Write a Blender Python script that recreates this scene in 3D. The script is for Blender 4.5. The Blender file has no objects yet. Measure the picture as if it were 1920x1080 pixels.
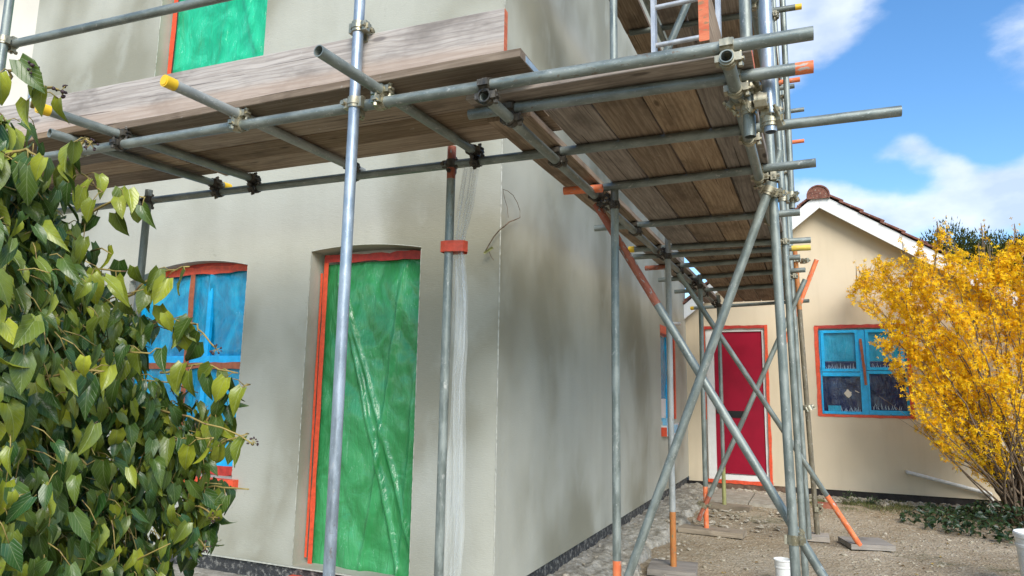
import bpy, bmesh, math, random
from mathutils import Vector, Matrix, noise
from mathutils.geometry import tessellate_polygon
R_ = math.radians
C = bpy.context.scene.collection
rnd = random.Random(7)

# ------------------------------------------------------------------ camera
F = 1280.0
def _n(v): return v.normalized()
Yc = _n(Vector((1533-960, 744-540, F)))
Xc = -_n(Vector((-1950-960, 686-540, F)))
Xc = _n(Xc - Yc*Xc.dot(Yc))
Zc = Xc.cross(Yc)
if Zc.y > 0: Zc = -Zc
CAM = Vector((0, 0, 1.36))
def ray(px, py):
    c = Vector(((px-960)/F, (py-540)/F, 1))
    return Vector((Xc.dot(c), Yc.dot(c), Zc.dot(c)))
def P(px, py, **k):                     # the point of a world plane x=, y= or z= seen at a picture position
    a, v = list(k.items())[0]; i = 'xyz'.index(a); d = ray(px, py)
    return CAM + d*((v-CAM[i])/d[i])
def D(px, py, depth): return CAM + ray(px, py)*depth
cam_d = bpy.data.cameras.new('camera'); cam = bpy.data.objects.new('camera', cam_d); C.objects.link(cam)
cam_d.sensor_width = 36; cam_d.lens = 36*F/1920; cam_d.clip_end = 2000; cam_d.clip_start = .05
right = Vector((Xc.x, Yc.x, Zc.x)); down = Vector((Xc.y, Yc.y, Zc.y)); fwd = Vector((Xc.z, Yc.z, Zc.z))
M3 = Matrix((right, -down, -fwd)).transposed()
cam.matrix_world = Matrix.Translation(CAM) @ M3.to_4x4()
sc = bpy.context.scene; sc.camera = cam
sc.render.resolution_x = 1024; sc.render.resolution_y = 576
sc.view_settings.view_transform = 'Standard'; sc.view_settings.look = 'None'
sc.view_settings.exposure = 0.60; sc.view_settings.gamma = 1

# ------------------------------------------------------------------ light
SUN = Vector((0.50, -0.72, 0.66)).normalized()
elev = math.asin(SUN.z)
sl = bpy.data.lights.new('sun', 'SUN'); sl.energy = 3.0; sl.angle = R_(36); sl.color = (1, .95, .87)
so = bpy.data.objects.new('sun', sl); C.objects.link(so); so.rotation_euler = SUN.to_track_quat('Z', 'Y').to_euler()
w = bpy.data.worlds.new('World'); sc.world = w; w.use_nodes = True
nt = w.node_tree; N = nt.nodes; L = nt.links
for n in list(N): N.remove(n)
def wn(t, **k):
    n = N.new(t)
    for a, b in k.items(): setattr(n, a, b)
    return n
sky = wn('ShaderNodeTexSky', sky_type='NISHITA', sun_disc=False)
sky.sun_elevation = elev; sky.sun_rotation = math.atan2(SUN.x, SUN.y); sky.air_density = 1.0; sky.dust_density = .4; sky.ozone_density = 2.5
tc = wn('ShaderNodeTexCoord')
mp = wn('ShaderNodeMapping'); mp.inputs['Scale'].default_value = (1, 1, 1.7); L.new(tc.outputs['Generated'], mp.inputs['Vector'])
nz = wn('ShaderNodeTexNoise'); nz.inputs['Scale'].default_value = 5.2; nz.inputs['Detail'].default_value = 10; nz.inputs['Roughness'].default_value = .56; nz.inputs['Distortion'].default_value = .05
L.new(mp.outputs[0], nz.inputs['Vector'])
val = None
def madd(a, b, op='ADD'):
    m = wn('ShaderNodeMath', operation=op)
    for i, v in enumerate((a, b)):
        if isinstance(v, (int, float)): m.inputs[i].default_value = v
        else: L.new(v, m.inputs[i])
    return m.outputs[0]
acc = madd(nz.outputs['Fac'], 0.0)
for px, py, rad, amp in [(1530, 40, .15, .17), (1640, 10, .12, .11), (1900, 20, .12, .16), (1920, 120, .09, .13), (1890, 200, .045, .16), (1690, 265, .06, .26), (1745, 285, .06, .24), (1640, 300, .035, .14), (1800, 300, .04, .12),
                         (1900, 350, .10, .26), (1800, 375, .09, .26), (1700, 395, .07, .24), (1570, 370, .075, .28), (1500, 360, .06, .2),
                         (1740, 170, .17, -.34), (1860, 255, .07, -.2), (1710, 342, .045, -.16), (1660, 130, .07, -.14), (1800, 240, .05, -.12), (1560, 260, .10, -.30), (1640, 345, .03, -.12), (1850, 280, .04, -.14)]:
    d = wn('ShaderNodeVectorMath', operation='DISTANCE'); L.new(tc.outputs['Generated'], d.inputs[0]); d.inputs[1].default_value = ray(px, py).normalized()
    mr = wn('ShaderNodeMapRange', interpolation_type='SMOOTHSTEP'); L.new(d.outputs['Value'], mr.inputs[0])
    mr.inputs[1].default_value = 0; mr.inputs[2].default_value = rad; mr.inputs[3].default_value = amp; mr.inputs[4].default_value = 0
    acc = madd(acc, mr.outputs[0])
cr = wn('ShaderNodeMapRange', interpolation_type='SMOOTHSTEP'); L.new(acc, cr.inputs[0]); cr.inputs[1].default_value = .52; cr.inputs[2].default_value = .78
nz2 = wn('ShaderNodeTexNoise'); nz2.inputs['Scale'].default_value = 9; nz2.inputs['Detail'].default_value = 5; L.new(mp.outputs[0], nz2.inputs['Vector'])
cc = wn('ShaderNodeMix', data_type='RGBA'); cc.inputs[6].default_value = (4.6, 5.5, 7.2, 1); cc.inputs[7].default_value = (6.9, 7.5, 8.6, 1)
cr2 = wn('ShaderNodeMapRange'); L.new(nz2.outputs['Fac'], cr2.inputs[0]); cr2.inputs[1].default_value = .4; cr2.inputs[2].default_value = .6
L.new(cr2.outputs[0], cc.inputs[0])
hs = wn('ShaderNodeHueSaturation'); hs.inputs['Saturation'].default_value = 1.22; hs.inputs['Value'].default_value = 1.68; L.new(sky.outputs[0], hs.inputs['Color'])
cr.inputs[4].default_value = .88; mx = wn('ShaderNodeMix', data_type='RGBA'); L.new(cr.outputs[0], mx.inputs[0]); L.new(hs.outputs[0], mx.inputs[6]); L.new(cc.outputs[2], mx.inputs[7])
bg = wn('ShaderNodeBackground'); bg.inputs['Strength'].default_value = .098; L.new(mx.outputs[2], bg.inputs['Color'])
wo = wn('ShaderNodeOutputWorld'); L.new(bg.outputs[0], wo.inputs[0])

# ------------------------------------------------------------------ materials
class Mat:
    def __init__(s, name):
        s.m = bpy.data.materials.new(name); s.m.use_nodes = True
        s.N = s.m.node_tree.nodes; s.L = s.m.node_tree.links
        s.b = s.N['Principled BSDF']; s.co = s.N.new('ShaderNodeTexCoord')
        s.oi = s.N.new('ShaderNodeObjectInfo')
    def vec(s, scale=(1, 1, 1), src='Object', rand=0, rot=(0, 0, 0)):
        m = s.N.new('ShaderNodeMapping'); m.inputs['Scale'].default_value = scale; m.inputs['Rotation'].default_value = rot
        s.L.new(s.co.outputs[src], m.inputs['Vector'])
        if rand:
            mm = s.N.new('ShaderNodeMath'); mm.operation = 'MULTIPLY'; mm.inputs[1].default_value = rand
            s.L.new(s.oi.outputs['Random'], mm.inputs[0])
            s.L.new(mm.outputs[0], m.inputs['Location'])
        return m.outputs[0]
    def noise(s, vec, scale, detail=5, rough=.55, dist=0):
        n = s.N.new('ShaderNodeTexNoise'); n.inputs['Scale'].default_value = scale; n.inputs['Detail'].default_value = detail
        n.inputs['Roughness'].default_value = rough; n.inputs['Distortion'].default_value = dist
        s.L.new(vec, n.inputs['Vector']); return n.outputs['Fac']
    def voro(s, vec, scale, out='Distance', feat='F1'):
        n = s.N.new('ShaderNodeTexVoronoi'); n.feature = feat; n.inputs['Scale'].default_value = scale; s.L.new(vec, n.inputs['Vector']); return n.outputs[out]
    def ramp(s, v, lo, hi, a=0., b=1.):
        r = s.N.new('ShaderNodeMapRange'); s.L.new(v, r.inputs[0]); r.interpolation_type = 'SMOOTHSTEP'
        for i, x in zip((1, 2, 3, 4), (lo, hi, a, b)): r.inputs[i].default_value = x
        return r.outputs[0]
    def mix(s, f, a, b):
        m = s.N.new('ShaderNodeMix'); m.data_type = 'RGBA'
        for i, v in ((0, f), (6, a), (7, b)):
            if isinstance(v, (int, float)): m.inputs[i].default_value = v
            elif isinstance(v, tuple): m.inputs[i].default_value = (*v[:3], 1)
            else: s.L.new(v, m.inputs[i])
        return m.outputs[2]
    def math(s, a, b, op='MULTIPLY'):
        m = s.N.new('ShaderNodeMath'); m.operation = op
        for i, v in enumerate((a, b)):
            if isinstance(v, (int, float)): m.inputs[i].default_value = v
            else: s.L.new(v, m.inputs[i])
        return m.outputs[0]
    def set(s, col=None, rough=None, metal=None, spec=None, **k):
        for nm, v in (('Base Color', col), ('Roughness', rough), ('Metallic', metal), ('Specular IOR Level', spec), *k.items()):
            if v is None: continue
            if hasattr(v, 'links'): s.L.new(v, s.b.inputs[nm])
            else: s.b.inputs[nm].default_value = (*v, 1) if isinstance(v, tuple) and len(v) == 3 else v
        return s
    def bump(s, h, dist=.002, strength=1.):
        b = s.N.new('ShaderNodeBump'); b.inputs['Distance'].default_value = dist; b.inputs['Strength'].default_value = strength
        s.L.new(h, b.inputs['Height']); 
        if s.b.inputs['Normal'].links: s.L.new(s.b.inputs['Normal'].links[0].from_socket, b.inputs['Normal'])
        s.L.new(b.outputs[0], s.b.inputs['Normal']); return s

def galv(name, a, b, rough=.42, metal=.55, spot=(.62, .66, .64), splash=.5):
    m = Mat(name); v = m.vec((1, 1, .35), rand=9)
    n1 = m.noise(v, 22, 6, .6); n2 = m.noise(m.vec((1, 1, .5), rand=4), 140, 3); n3 = m.noise(m.vec((1, 1, 1), rand=3), 3, 3); n4 = m.noise(m.vec((1, 1, .6), rand=7), 38, 5, .7)
    c = m.mix(m.ramp(n1, .35, .68), a, b)
    c = m.mix(m.ramp(n2, .62, .74, 0, .6), c, spot)
    c = m.mix(m.ramp(n3, .5, .75, 0, .5), c, tuple(x*.58 for x in a))
    c = m.mix(m.math(m.ramp(n4, .60, .64), m.ramp(n3, .45, .6, 0, splash)), c, (.60, .58, .52))
    c = m.mix(m.math(m.ramp(n4, .40, .36), m.ramp(m.noise(m.vec((1, 1, .5), rand=13), 2.2, 3), .55, .7, 0, .7)), c, (.17, .10, .055))
    r = m.ramp(n1, .3, .7, rough-.08, rough+.18)
    m.set(c, r, metal, .5).bump(n2, .0006, .5).bump(n4, .0012, .5); return m.m
def paint(name, a, b, rough=.6, under=None):
    m = Mat(name); n = m.noise(m.vec((1, 1, .3), rand=6), 30, 6, .65); c = m.mix(m.ramp(n, .3, .7), a, b)
    if under: c = m.mix(m.ramp(m.noise(m.vec((1, 1, .4), rand=2), 60, 4), .58, .66), c, under)
    m.set(c, rough, 0, .4).bump(n, .0008, .5); return m.m
def flat(name, col, rough=.5, metal=0, var=.12, scale=14, bump=.0006, spec=.5):
    m = Mat(name); n = m.noise(m.vec(), scale, 5, .6)
    c = m.mix(m.ramp(n, .3, .7), tuple(x*(1-var) for x in col), tuple(min(1, x*(1+var)) for x in col))
    m.set(c, rough, metal, spec).bump(n, bump, .6); return m.m
M = {}
M['galv'] = galv('galvanised_steel', (.175, .20, .178), (.30, .33, .295), .42, .42, (.5, .53, .5))
M['galv_dark'] = galv('weathered_steel', (.12, .135, .115), (.22, .24, .21), .5, .45, (.42, .45, .42))
M['galv_bright'] = galv('bright_steel', (.28, .33, .37), (.42, .48, .53), .38, .55, (.7, .74, .8))
M['galv_white'] = galv('plaster_splashed_steel', (.30, .32, .30), (.42, .43, .40), .6, .3, (.72, .71, .66))
M['rust'] = paint('brown_weathered_paint', (.10, .085, .055), (.20, .17, .11), .6, (.28, .27, .22))
M['rustred'] = paint('red_oxide_paint', (.28, .075, .04), (.40, .13, .07), .6, (.3, .3, .27))
M['orange'] = paint('orange_marking_paint', (.66, .13, .04), (.85, .26, .10), .6, (.45, .40, .34))
M['orange_brown'] = paint('orange_brown_paint', (.38, .13, .04), (.50, .20, .05), .6, (.22, .17, .08))
M['olive'] = paint('olive_paint', (.23, .23, .09), (.34, .34, .13), .65)
M['yellow'] = flat('yellow_plastic', (.80, .50, .02), .45, var=.06)
M['yellowpaint'] = paint('yellow_marking_paint', (.62, .45, .06), (.75, .58, .12), .6, (.35, .37, .33))
M['coupler'] = galv('zinc_coupler', (.30, .27, .18), (.50, .46, .34), .38, .75, (.7, .66, .5))
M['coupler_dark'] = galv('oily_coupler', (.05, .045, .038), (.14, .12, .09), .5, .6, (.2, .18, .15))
M['alu'] = galv('aluminium', (.50, .51, .51), (.62, .63, .63), .45, .45, (.75, .76, .76), 0)
M['endband'] = galv('galvanised_end_band', (.42, .50, .53), (.55, .62, .64), .4, .6)

def wood(name, lo, hi, dark, grain=1., grey=False):
    m = Mat(name)
    g = m.noise(m.vec((.5, 9, 9), rand=37), 5, 8, .65, .6); st = m.noise(m.vec((.8, 1.6, 1.6), rand=11), 2.2, 5, .65)
    wv = m.N.new('ShaderNodeTexWave'); wv.bands_direction = 'Y'; wv.inputs['Scale'].default_value = 13; wv.inputs['Distortion'].default_value = 9; wv.inputs['Detail'].default_value = 3; wv.inputs['Detail Scale'].default_value = .8; wv.inputs['Detail Roughness'].default_value = .5
    m.L.new(m.vec((.22, 1, .0), rand=19), wv.inputs['Vector'])
    fine = m.noise(m.vec((.8, 40, 40), rand=3), 6, 4, .6)
    c = m.mix(m.ramp(g, .32, .68), lo, hi)
    c = m.mix(m.ramp(wv.outputs['Fac'], .6, 1.0, 0, .38*grain), c, tuple((x+y)*.45 for x, y in zip(lo, dark)))
    c = m.mix(m.ramp(fine, .55, .75, 0, .5*grain), c, dark)
    vk = m.voro(m.vec((1.5, 5.0, 0), rand=29), 1.25)
    c = m.mix(m.ramp(vk, .10, .045, 0, .85), c, dark)
    c = m.mix(m.ramp(st, .48, .70, 0, .7), c, tuple(x*.45 for x in lo))
    split = m.math(m.ramp(m.noise(m.vec((.35, 30, 30), rand=41), 3, 3, .5, .3), .665, .69), .9)
    c = m.mix(split, c, tuple(x*.6 for x in dark))
    sp = m.noise(m.vec((1, 1, 1), rand=17), 26, 5, .7); c = m.mix(m.math(m.ramp(sp, .62, .66), m.ramp(st, .35, .5, .7, 0)), c, (.50, .47, .40))
    br = m.N.new('ShaderNodeHueSaturation'); m.L.new(c, br.inputs['Color'])
    m.L.new(m.ramp(m.oi.outputs['Random'], 0, 1, .66, 1.2), br.inputs['Value'])
    rs = m.math(m.oi.outputs['Random'], 7.31); fr_ = m.N.new('ShaderNodeMath'); fr_.operation = 'FRACT'; m.L.new(rs, fr_.inputs[0]); m.L.new(m.ramp(fr_.outputs[0], 0, 1, .62, 1.12), br.inputs['Saturation'])
    if grey:
        sy = m.N.new('ShaderNodeSeparateXYZ'); m.L.new(m.co.outputs['Object'], sy.inputs[0])
        lowr = m.ramp(m.math(sy.outputs[1], m.math(m.noise(m.vec((1.2, 1, 1)), 2, 4), .05), 'SUBTRACT'), -.085, -.035, .5, 0)
        m.L.new(m.mix(lowr, c, (.38, .255, .17)), br.inputs['Color'])
    m.set(br.outputs[0], .82, 0, .22).bump(g, .002, .6).bump(fine, .0012, .6).bump(split, .004, -1); return m.m
M['wood'] = wood('scaffold_board_timber', (.235, .165, .108), (.385, .29, .20), (.085, .058, .036), .8)
M['wood_grey'] = wood('weathered_grey_timber', (.31, .265, .225), (.45, .40, .35), (.15, .13, .12), 1.1, True)
M['wood_pad'] = wood('sole_board_timber', (.36, .30, .22), (.50, .42, .32), (.20, .15, .10), .5)
M['endred'] = paint('orange_painted_board_end', (.50, .10, .04), (.66, .20, .09), .7, (.3, .16, .08))

def render_mat():
    m = Mat('sand_and_cement_render')
    big = m.noise(m.vec((1, 1, .8)), .95, 3, .45, .2); drip = m.noise(m.vec((3.0, 3.0, .28)), 1.3, 3, .5, .2)
    fine = m.noise(m.vec((1, 1, 6)), 34, 5, .65); med = m.noise(m.vec((1, 1, .7)), 2.6, 4, .5, .3); grit = m.noise(m.vec(), 160, 3, .6)
    f = m.math(m.ramp(big, .36, .62), m.ramp(drip, .3, .6, .86, 1.))
    c = m.mix(f, (.275, .262, .192), (.45, .444, .366))
    c = m.mix(m.ramp(med, .52, .72, 0, .38), c, (.50, .50, .425))
    c = m.mix(m.ramp(grit, .55, .7, 0, .12), c, (.2, .19, .15))
    hair = m.N.new('ShaderNodeMath'); hair.operation = 'ABSOLUTE'; m.L.new(m.math(m.noise(m.vec((1, 1, 1)), 1.6, 5, .6, .8), .5, 'SUBTRACT'), hair.inputs[0])
    cr_ = m.math(m.ramp(hair.outputs[0], 0, .0012, 1, 0), m.ramp(m.noise(m.vec(), 1.1, 2), .52, .6))
    c = m.mix(m.math(cr_, .5), c, (.17, .16, .12))
    tro = m.N.new('ShaderNodeTexWave'); tro.wave_type = 'RINGS'; tro.inputs['Scale'].default_value = .9; tro.inputs['Distortion'].default_value = 9; tro.inputs['Detail'].default_value = 3; tro.inputs['Detail Scale'].default_value = .7; m.L.new(m.vec(), tro.inputs['Vector'])
    m.set(c, m.ramp(big, .3, .7, .68, .86), 0, .32).bump(fine, .0032, .55).bump(tro.outputs['Fac'], .004, .5).bump(m.noise(m.vec(), 3, 4), .014, .5).bump(grit, .0012, .6); return m.m
M['render'] = render_mat()
m = Mat('cream_masonry_paint'); n = m.noise(m.vec(), 1.2, 4); n2 = m.noise(m.vec(), 60, 4, .6); st = m.noise(m.vec((5, 5, .5)), 1.6, 4)
m.set(m.mix(m.ramp(st, .45, .8, 0, .35), m.mix(m.ramp(n, .35, .65), (.645, .54, .375), (.685, .58, .415)), (.54, .45, .31)), .75, 0, .3).bump(n2, .0012, .6).bump(m.noise(m.vec(), 4, 3), .006, .4); M['cream'] = m.m
m = Mat('pale_masonry_paint'); n = m.noise(m.vec(), 1.5, 4); m.set(m.mix(m.ramp(n, .35, .65), (.66, .61, .50), (.72, .67, .56)), .7).bump(m.noise(m.vec(), 40, 4), .001, .5); M['pale'] = m.m
m = Mat('bitumen_plinth'); n = m.noise(m.vec(), 26, 7, .7); n2 = m.noise(m.vec((1, 1, 1)), 5, 5, .7)
m.set(m.mix(m.ramp(n, .48, .66), (.035, .036, .036), (.26, .25, .22)), .8).bump(n, .012, 1).bump(n2, .03, 1); M['bitumen'] = m.m
M['plinth_dark'] = flat('dark_damp_plinth', (.030, .024, .020), .85, var=.5, scale=8, bump=.006)
M['plinth_brick'] = flat('stained_brick_plinth', (.14, .085, .055), .85, var=.5, scale=11, bump=.008)
M['bead'] = flat('pale_corner_bead', (.47, .465, .39), .8, var=.15, scale=40, bump=.002)
def ground_mat():
    m = Mat('stony_soil'); v = m.vec()
    a = m.noise(v, 1.1, 5, .6); b = m.noise(v, 38, 6, .75); vo = m.voro(v, 48, 'Distance'); vc = m.voro(v, 48, 'Color'); vo2 = m.voro(v, 17, 'Distance')
    c = m.mix(m.ramp(a, .35, .65), (.34, .265, .17), (.46, .38, .265))
    c = m.mix(m.ramp(b, .48, .74, 0, .6), c, (.19, .145, .09))
    hv = m.N.new('ShaderNodeRGBToBW'); m.L.new(vc, hv.inputs[0])
    c = m.mix(m.ramp(hv.outputs[0], .68, .85, 0, .6), c, (.50, .45, .35))
    far = m.noise(v, .12, 3)
    c = m.mix(m.ramp(m.noise(v, .8, 6, .7), .58, .68, 0, .6), c, (.07, .09, .03))
    m.set(c, .95, 0, .15).bump(vo, .014, .9).bump(b, .02, .8).bump(vo2, .02, .5); return m.m
M['ground'] = ground_mat()
def concrete(name, a, b, bmp=.02):
    m = Mat(name); v = m.vec(); n = m.noise(v, 9, 8, .7); n2 = m.noise(v, 60, 5, .7); vo = m.voro(v, 22)
    c = m.mix(m.ramp(n, .38, .62), a, b); c = m.mix(m.ramp(n2, .5, .7, 0, .5), c, tuple(x*.45 for x in a))
    m.set(c, .92, 0, .2).bump(n, bmp, 1).bump(vo, bmp*.5, .6).bump(n2, bmp*.25, .7); return m.m
M['concrete'] = concrete('broken_concrete', (.27, .245, .19), (.46, .43, .355), .03)
M['slab'] = concrete('paving_slab', (.30, .27, .215), (.41, .38, .31), .005)
M['stone'] = concrete('rubble_stone', (.27, .235, .17), (.47, .42, .33), .006)
M['chip'] = concrete('soil_stained_chippings', (.24, .20, .13), (.46, .41, .31), .004)
M['brickred'] = concrete('red_brick', (.24, .075, .045), (.34, .13, .08), .004)
M['tape'] = flat('orange_red_tape', (.72, .085, .03), .45, var=.16, scale=30, bump=.0015)
M['tape_dark'] = flat('dark_red_tape', (.44, .035, .022), .5, var=.2, scale=30, bump=.0015)
M['tape_brown'] = flat('brown_orange_tape', (.36, .10, .035), .5, var=.2, scale=30, bump=.001)
M['white'] = flat('white_upvc', (.74, .74, .70), .4, var=.05)
M['black'] = flat('black_metal', (.012, .012, .012), .35)
M['door_red'] = flat('crimson_door_paint', (.30, .004, .024), .42, var=.12, scale=3, bump=.0004, spec=.3)
M['barge'] = flat('white_bargeboard', (.76, .77, .74), .5, var=.04, scale=3)
M['pipe'] = flat('grey_white_pipe', (.66, .65, .60), .5, var=.15)
M['bin_bag'] = flat('grey_plastic_bag', (.10, .11, .14), .3, var=.3, scale=20, bump=.004)
M['bucket'] = flat('white_bucket_plastic', (.70, .70, .66), .35, var=.10, scale=9)
def film(name, a, b, glint=(.7, .8, .75), rough=.2, amt=.35, trans=0):
    m = Mat(name); v = m.vec((1, 1, 1))
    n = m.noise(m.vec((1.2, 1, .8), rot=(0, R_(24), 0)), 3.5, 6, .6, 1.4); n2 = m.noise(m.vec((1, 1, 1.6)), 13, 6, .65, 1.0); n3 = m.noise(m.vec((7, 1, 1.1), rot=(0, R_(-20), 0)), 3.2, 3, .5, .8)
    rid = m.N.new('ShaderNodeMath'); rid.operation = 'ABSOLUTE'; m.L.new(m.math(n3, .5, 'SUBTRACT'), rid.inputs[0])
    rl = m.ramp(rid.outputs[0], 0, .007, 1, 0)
    c = m.mix(m.ramp(n, .35, .65), a, b); c = m.mix(m.math(m.math(rl, m.ramp(n, .48, .60)), amt), c, glint)  # pale lines along the ridges are highlights painted into the colour
    m.set(c, rough, 0, .45).bump(n, .018, .7).bump(n2, .0028, .5).bump(rid.outputs[0], .02, .6)
    m.b.inputs['Coat Weight'].default_value = .22; m.b.inputs['Coat Roughness'].default_value = .12
    return m.m
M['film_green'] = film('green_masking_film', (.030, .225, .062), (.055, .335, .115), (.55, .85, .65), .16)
M['film_green_lit'] = film('lit_green_masking_film', (.012, .36, .16), (.03, .52, .26), (.6, .95, .75), .16)  # same green film, colour raised for stronger light and the white behind it
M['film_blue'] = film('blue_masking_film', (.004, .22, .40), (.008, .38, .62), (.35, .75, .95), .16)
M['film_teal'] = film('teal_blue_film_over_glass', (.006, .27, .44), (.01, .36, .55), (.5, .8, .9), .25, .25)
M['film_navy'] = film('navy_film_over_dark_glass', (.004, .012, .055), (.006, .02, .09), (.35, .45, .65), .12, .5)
M['blue_tape'] = flat('sky_blue_tape', (.008, .46, .86), .35, var=.12, scale=18, bump=.003)
M['glint'] = flat('film_crease_glints', (.55, .72, .85), .25, var=.1)  # pale colour standing in for shine on the film folds
M['blue_pale'] = flat('pale_blue_film', (.22, .52, .70), .35, var=.2, scale=20, bump=.003)
def clear():
    m = Mat('clear_polythene'); v = m.vec((1, 1, .10)); n = m.noise(v, 16, 3, .5, .4)
    m.set((.62, .66, .64), .22, 0, .6); m.bump(n, .012, .7)
    m.L.new(m.ramp(n, .35, .68, .08, .30), m.b.inputs['Alpha']); return m.m
M['clear'] = clear()
def roof_mat():
    m = Mat('concrete_roof_tile'); n = m.noise(m.vec(), 24, 6, .7); li = m.noise(m.vec(), 45, 3, .5)
    c = m.mix(m.ramp(n, .35, .65), (.115, .042, .028), (.23, .095, .062)); c = m.mix(m.ramp(li, .64, .7, 0, .8), c, (.5, .46, .36))
    m.set(c, .85).bump(n, .006, .8); return m.m
M['roof'] = roof_mat()
M['bark'] = flat('bark', (.13, .09, .055), .9, var=.5, scale=30, bump=.006)
M['fors_stem'] = flat('forsythia_stem', (.15, .105, .065), .85, var=.4, scale=30, bump=.004)
M['ivy_stem'] = paint('ivy_stem_bark', (.24, .17, .05), (.36, .28, .08), .7, (.13, .075, .045))
M['berry'] = flat('ivy_berry', (.045, .022, .025), .6, var=.4, scale=60)
def leaf_mat(name, attr_a, attr_b, vein=(.38, .45, .22), rough=.34):
    m = Mat(name); at = m.N.new('ShaderNodeAttribute'); at.attribute_name = 'tone'
    uv = m.N.new('ShaderNodeUVMap'); sp = m.N.new('ShaderNodeSeparateXYZ'); m.L.new(uv.outputs[0], sp.inputs[0])
    ab = m.math(m.math(sp.outputs[0], .5, 'SUBTRACT'), 0, 'ADD'); a2 = m.N.new('ShaderNodeMath'); a2.operation = 'ABSOLUTE'; m.L.new(ab, a2.inputs[0])
    mid = m.ramp(a2.outputs[0], .0, .028, 1, 0)
    ph = m.math(m.math(sp.outputs[1], a2.outputs[0], 'SUBTRACT'), 6.0); fr = m.N.new('ShaderNodeMath'); fr.operation = 'FRACT'; m.L.new(ph, fr.inputs[0])
    sd = m.ramp(m.math(fr.outputs[0], .5, 'SUBTRACT'), 0, .09, 1, 0); sd2 = m.math(sd, m.ramp(m.math(fr.outputs[0], .5, 'SUBTRACT'), -.09, 0, 0, 1))
    v = m.math(mid, m.math(sd2, .55), 'MAXIMUM')
    nn = m.noise(m.vec(), 30, 4)
    c = m.mix(at.outputs['Fac'], attr_a, attr_b); c = m.mix(m.ramp(nn, .4, .7, 0, .35), c, tuple(x*.55 for x in attr_a)); c = m.mix(m.math(v, .42), c, vein)
    m.set(c, rough, 0, .5).bump(m.math(v, -1), .0015, .5)
    tr = m.N.new('ShaderNodeBsdfTranslucent'); m.L.new(c, tr.inputs[0]); ms = m.N.new('ShaderNodeMixShader'); ms.inputs[0].default_value = .13
    out = m.N['Material Output']; m.L.new(m.b.outputs[0], ms.inputs[1]); m.L.new(tr.outputs[0], ms.inputs[2]); m.L.new(ms.outputs[0], out.inputs[0]); return m.m
M['ivy_leaf'] = leaf_mat('ivy_leaf', (.024, .078, .014), (.44, .47, .035), rough=.3)
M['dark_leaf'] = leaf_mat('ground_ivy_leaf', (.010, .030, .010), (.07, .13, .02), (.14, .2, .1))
M['dry_leaf'] = leaf_mat('dry_fallen_leaf', (.10, .055, .025), (.42, .28, .06), (.3, .22, .1), .8)
m = Mat('forsythia_petal'); at = m.N.new('ShaderNodeAttribute'); at.attribute_name = 'tone'; c = m.mix(at.outputs['Fac'], (.84, .42, .008), (.96, .68, .015)); m.set(c, .6, 0, .2)
tr = m.N.new('ShaderNodeBsdfTranslucent'); m.L.new(c, tr.inputs[0]); ms = m.N.new('ShaderNodeMixShader'); ms.inputs[0].default_value = .35
m.L.new(m.b.outputs[0], ms.inputs[1]); m.L.new(tr.outputs[0], ms.inputs[2]); m.L.new(ms.outputs[0], m.N['Material Output'].inputs[0]); M['petal'] = m.m
m = Mat('conifer_needles'); at = m.N.new('ShaderNodeAttribute'); at.attribute_name = 'tone'; m.set(m.mix(at.outputs['Fac'], (.030, .036, .007), (.095, .100, .026)), .9, 0, .0); M['needle'] = m.m
m = Mat('grass_blade'); at = m.N.new('ShaderNodeAttribute'); at.attribute_name = 'tone'; m.set(m.mix(at.outputs['Fac'], (.045, .07, .018), (.20, .19, .07)), .8, 0, .2); M['grass'] = m.m

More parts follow.
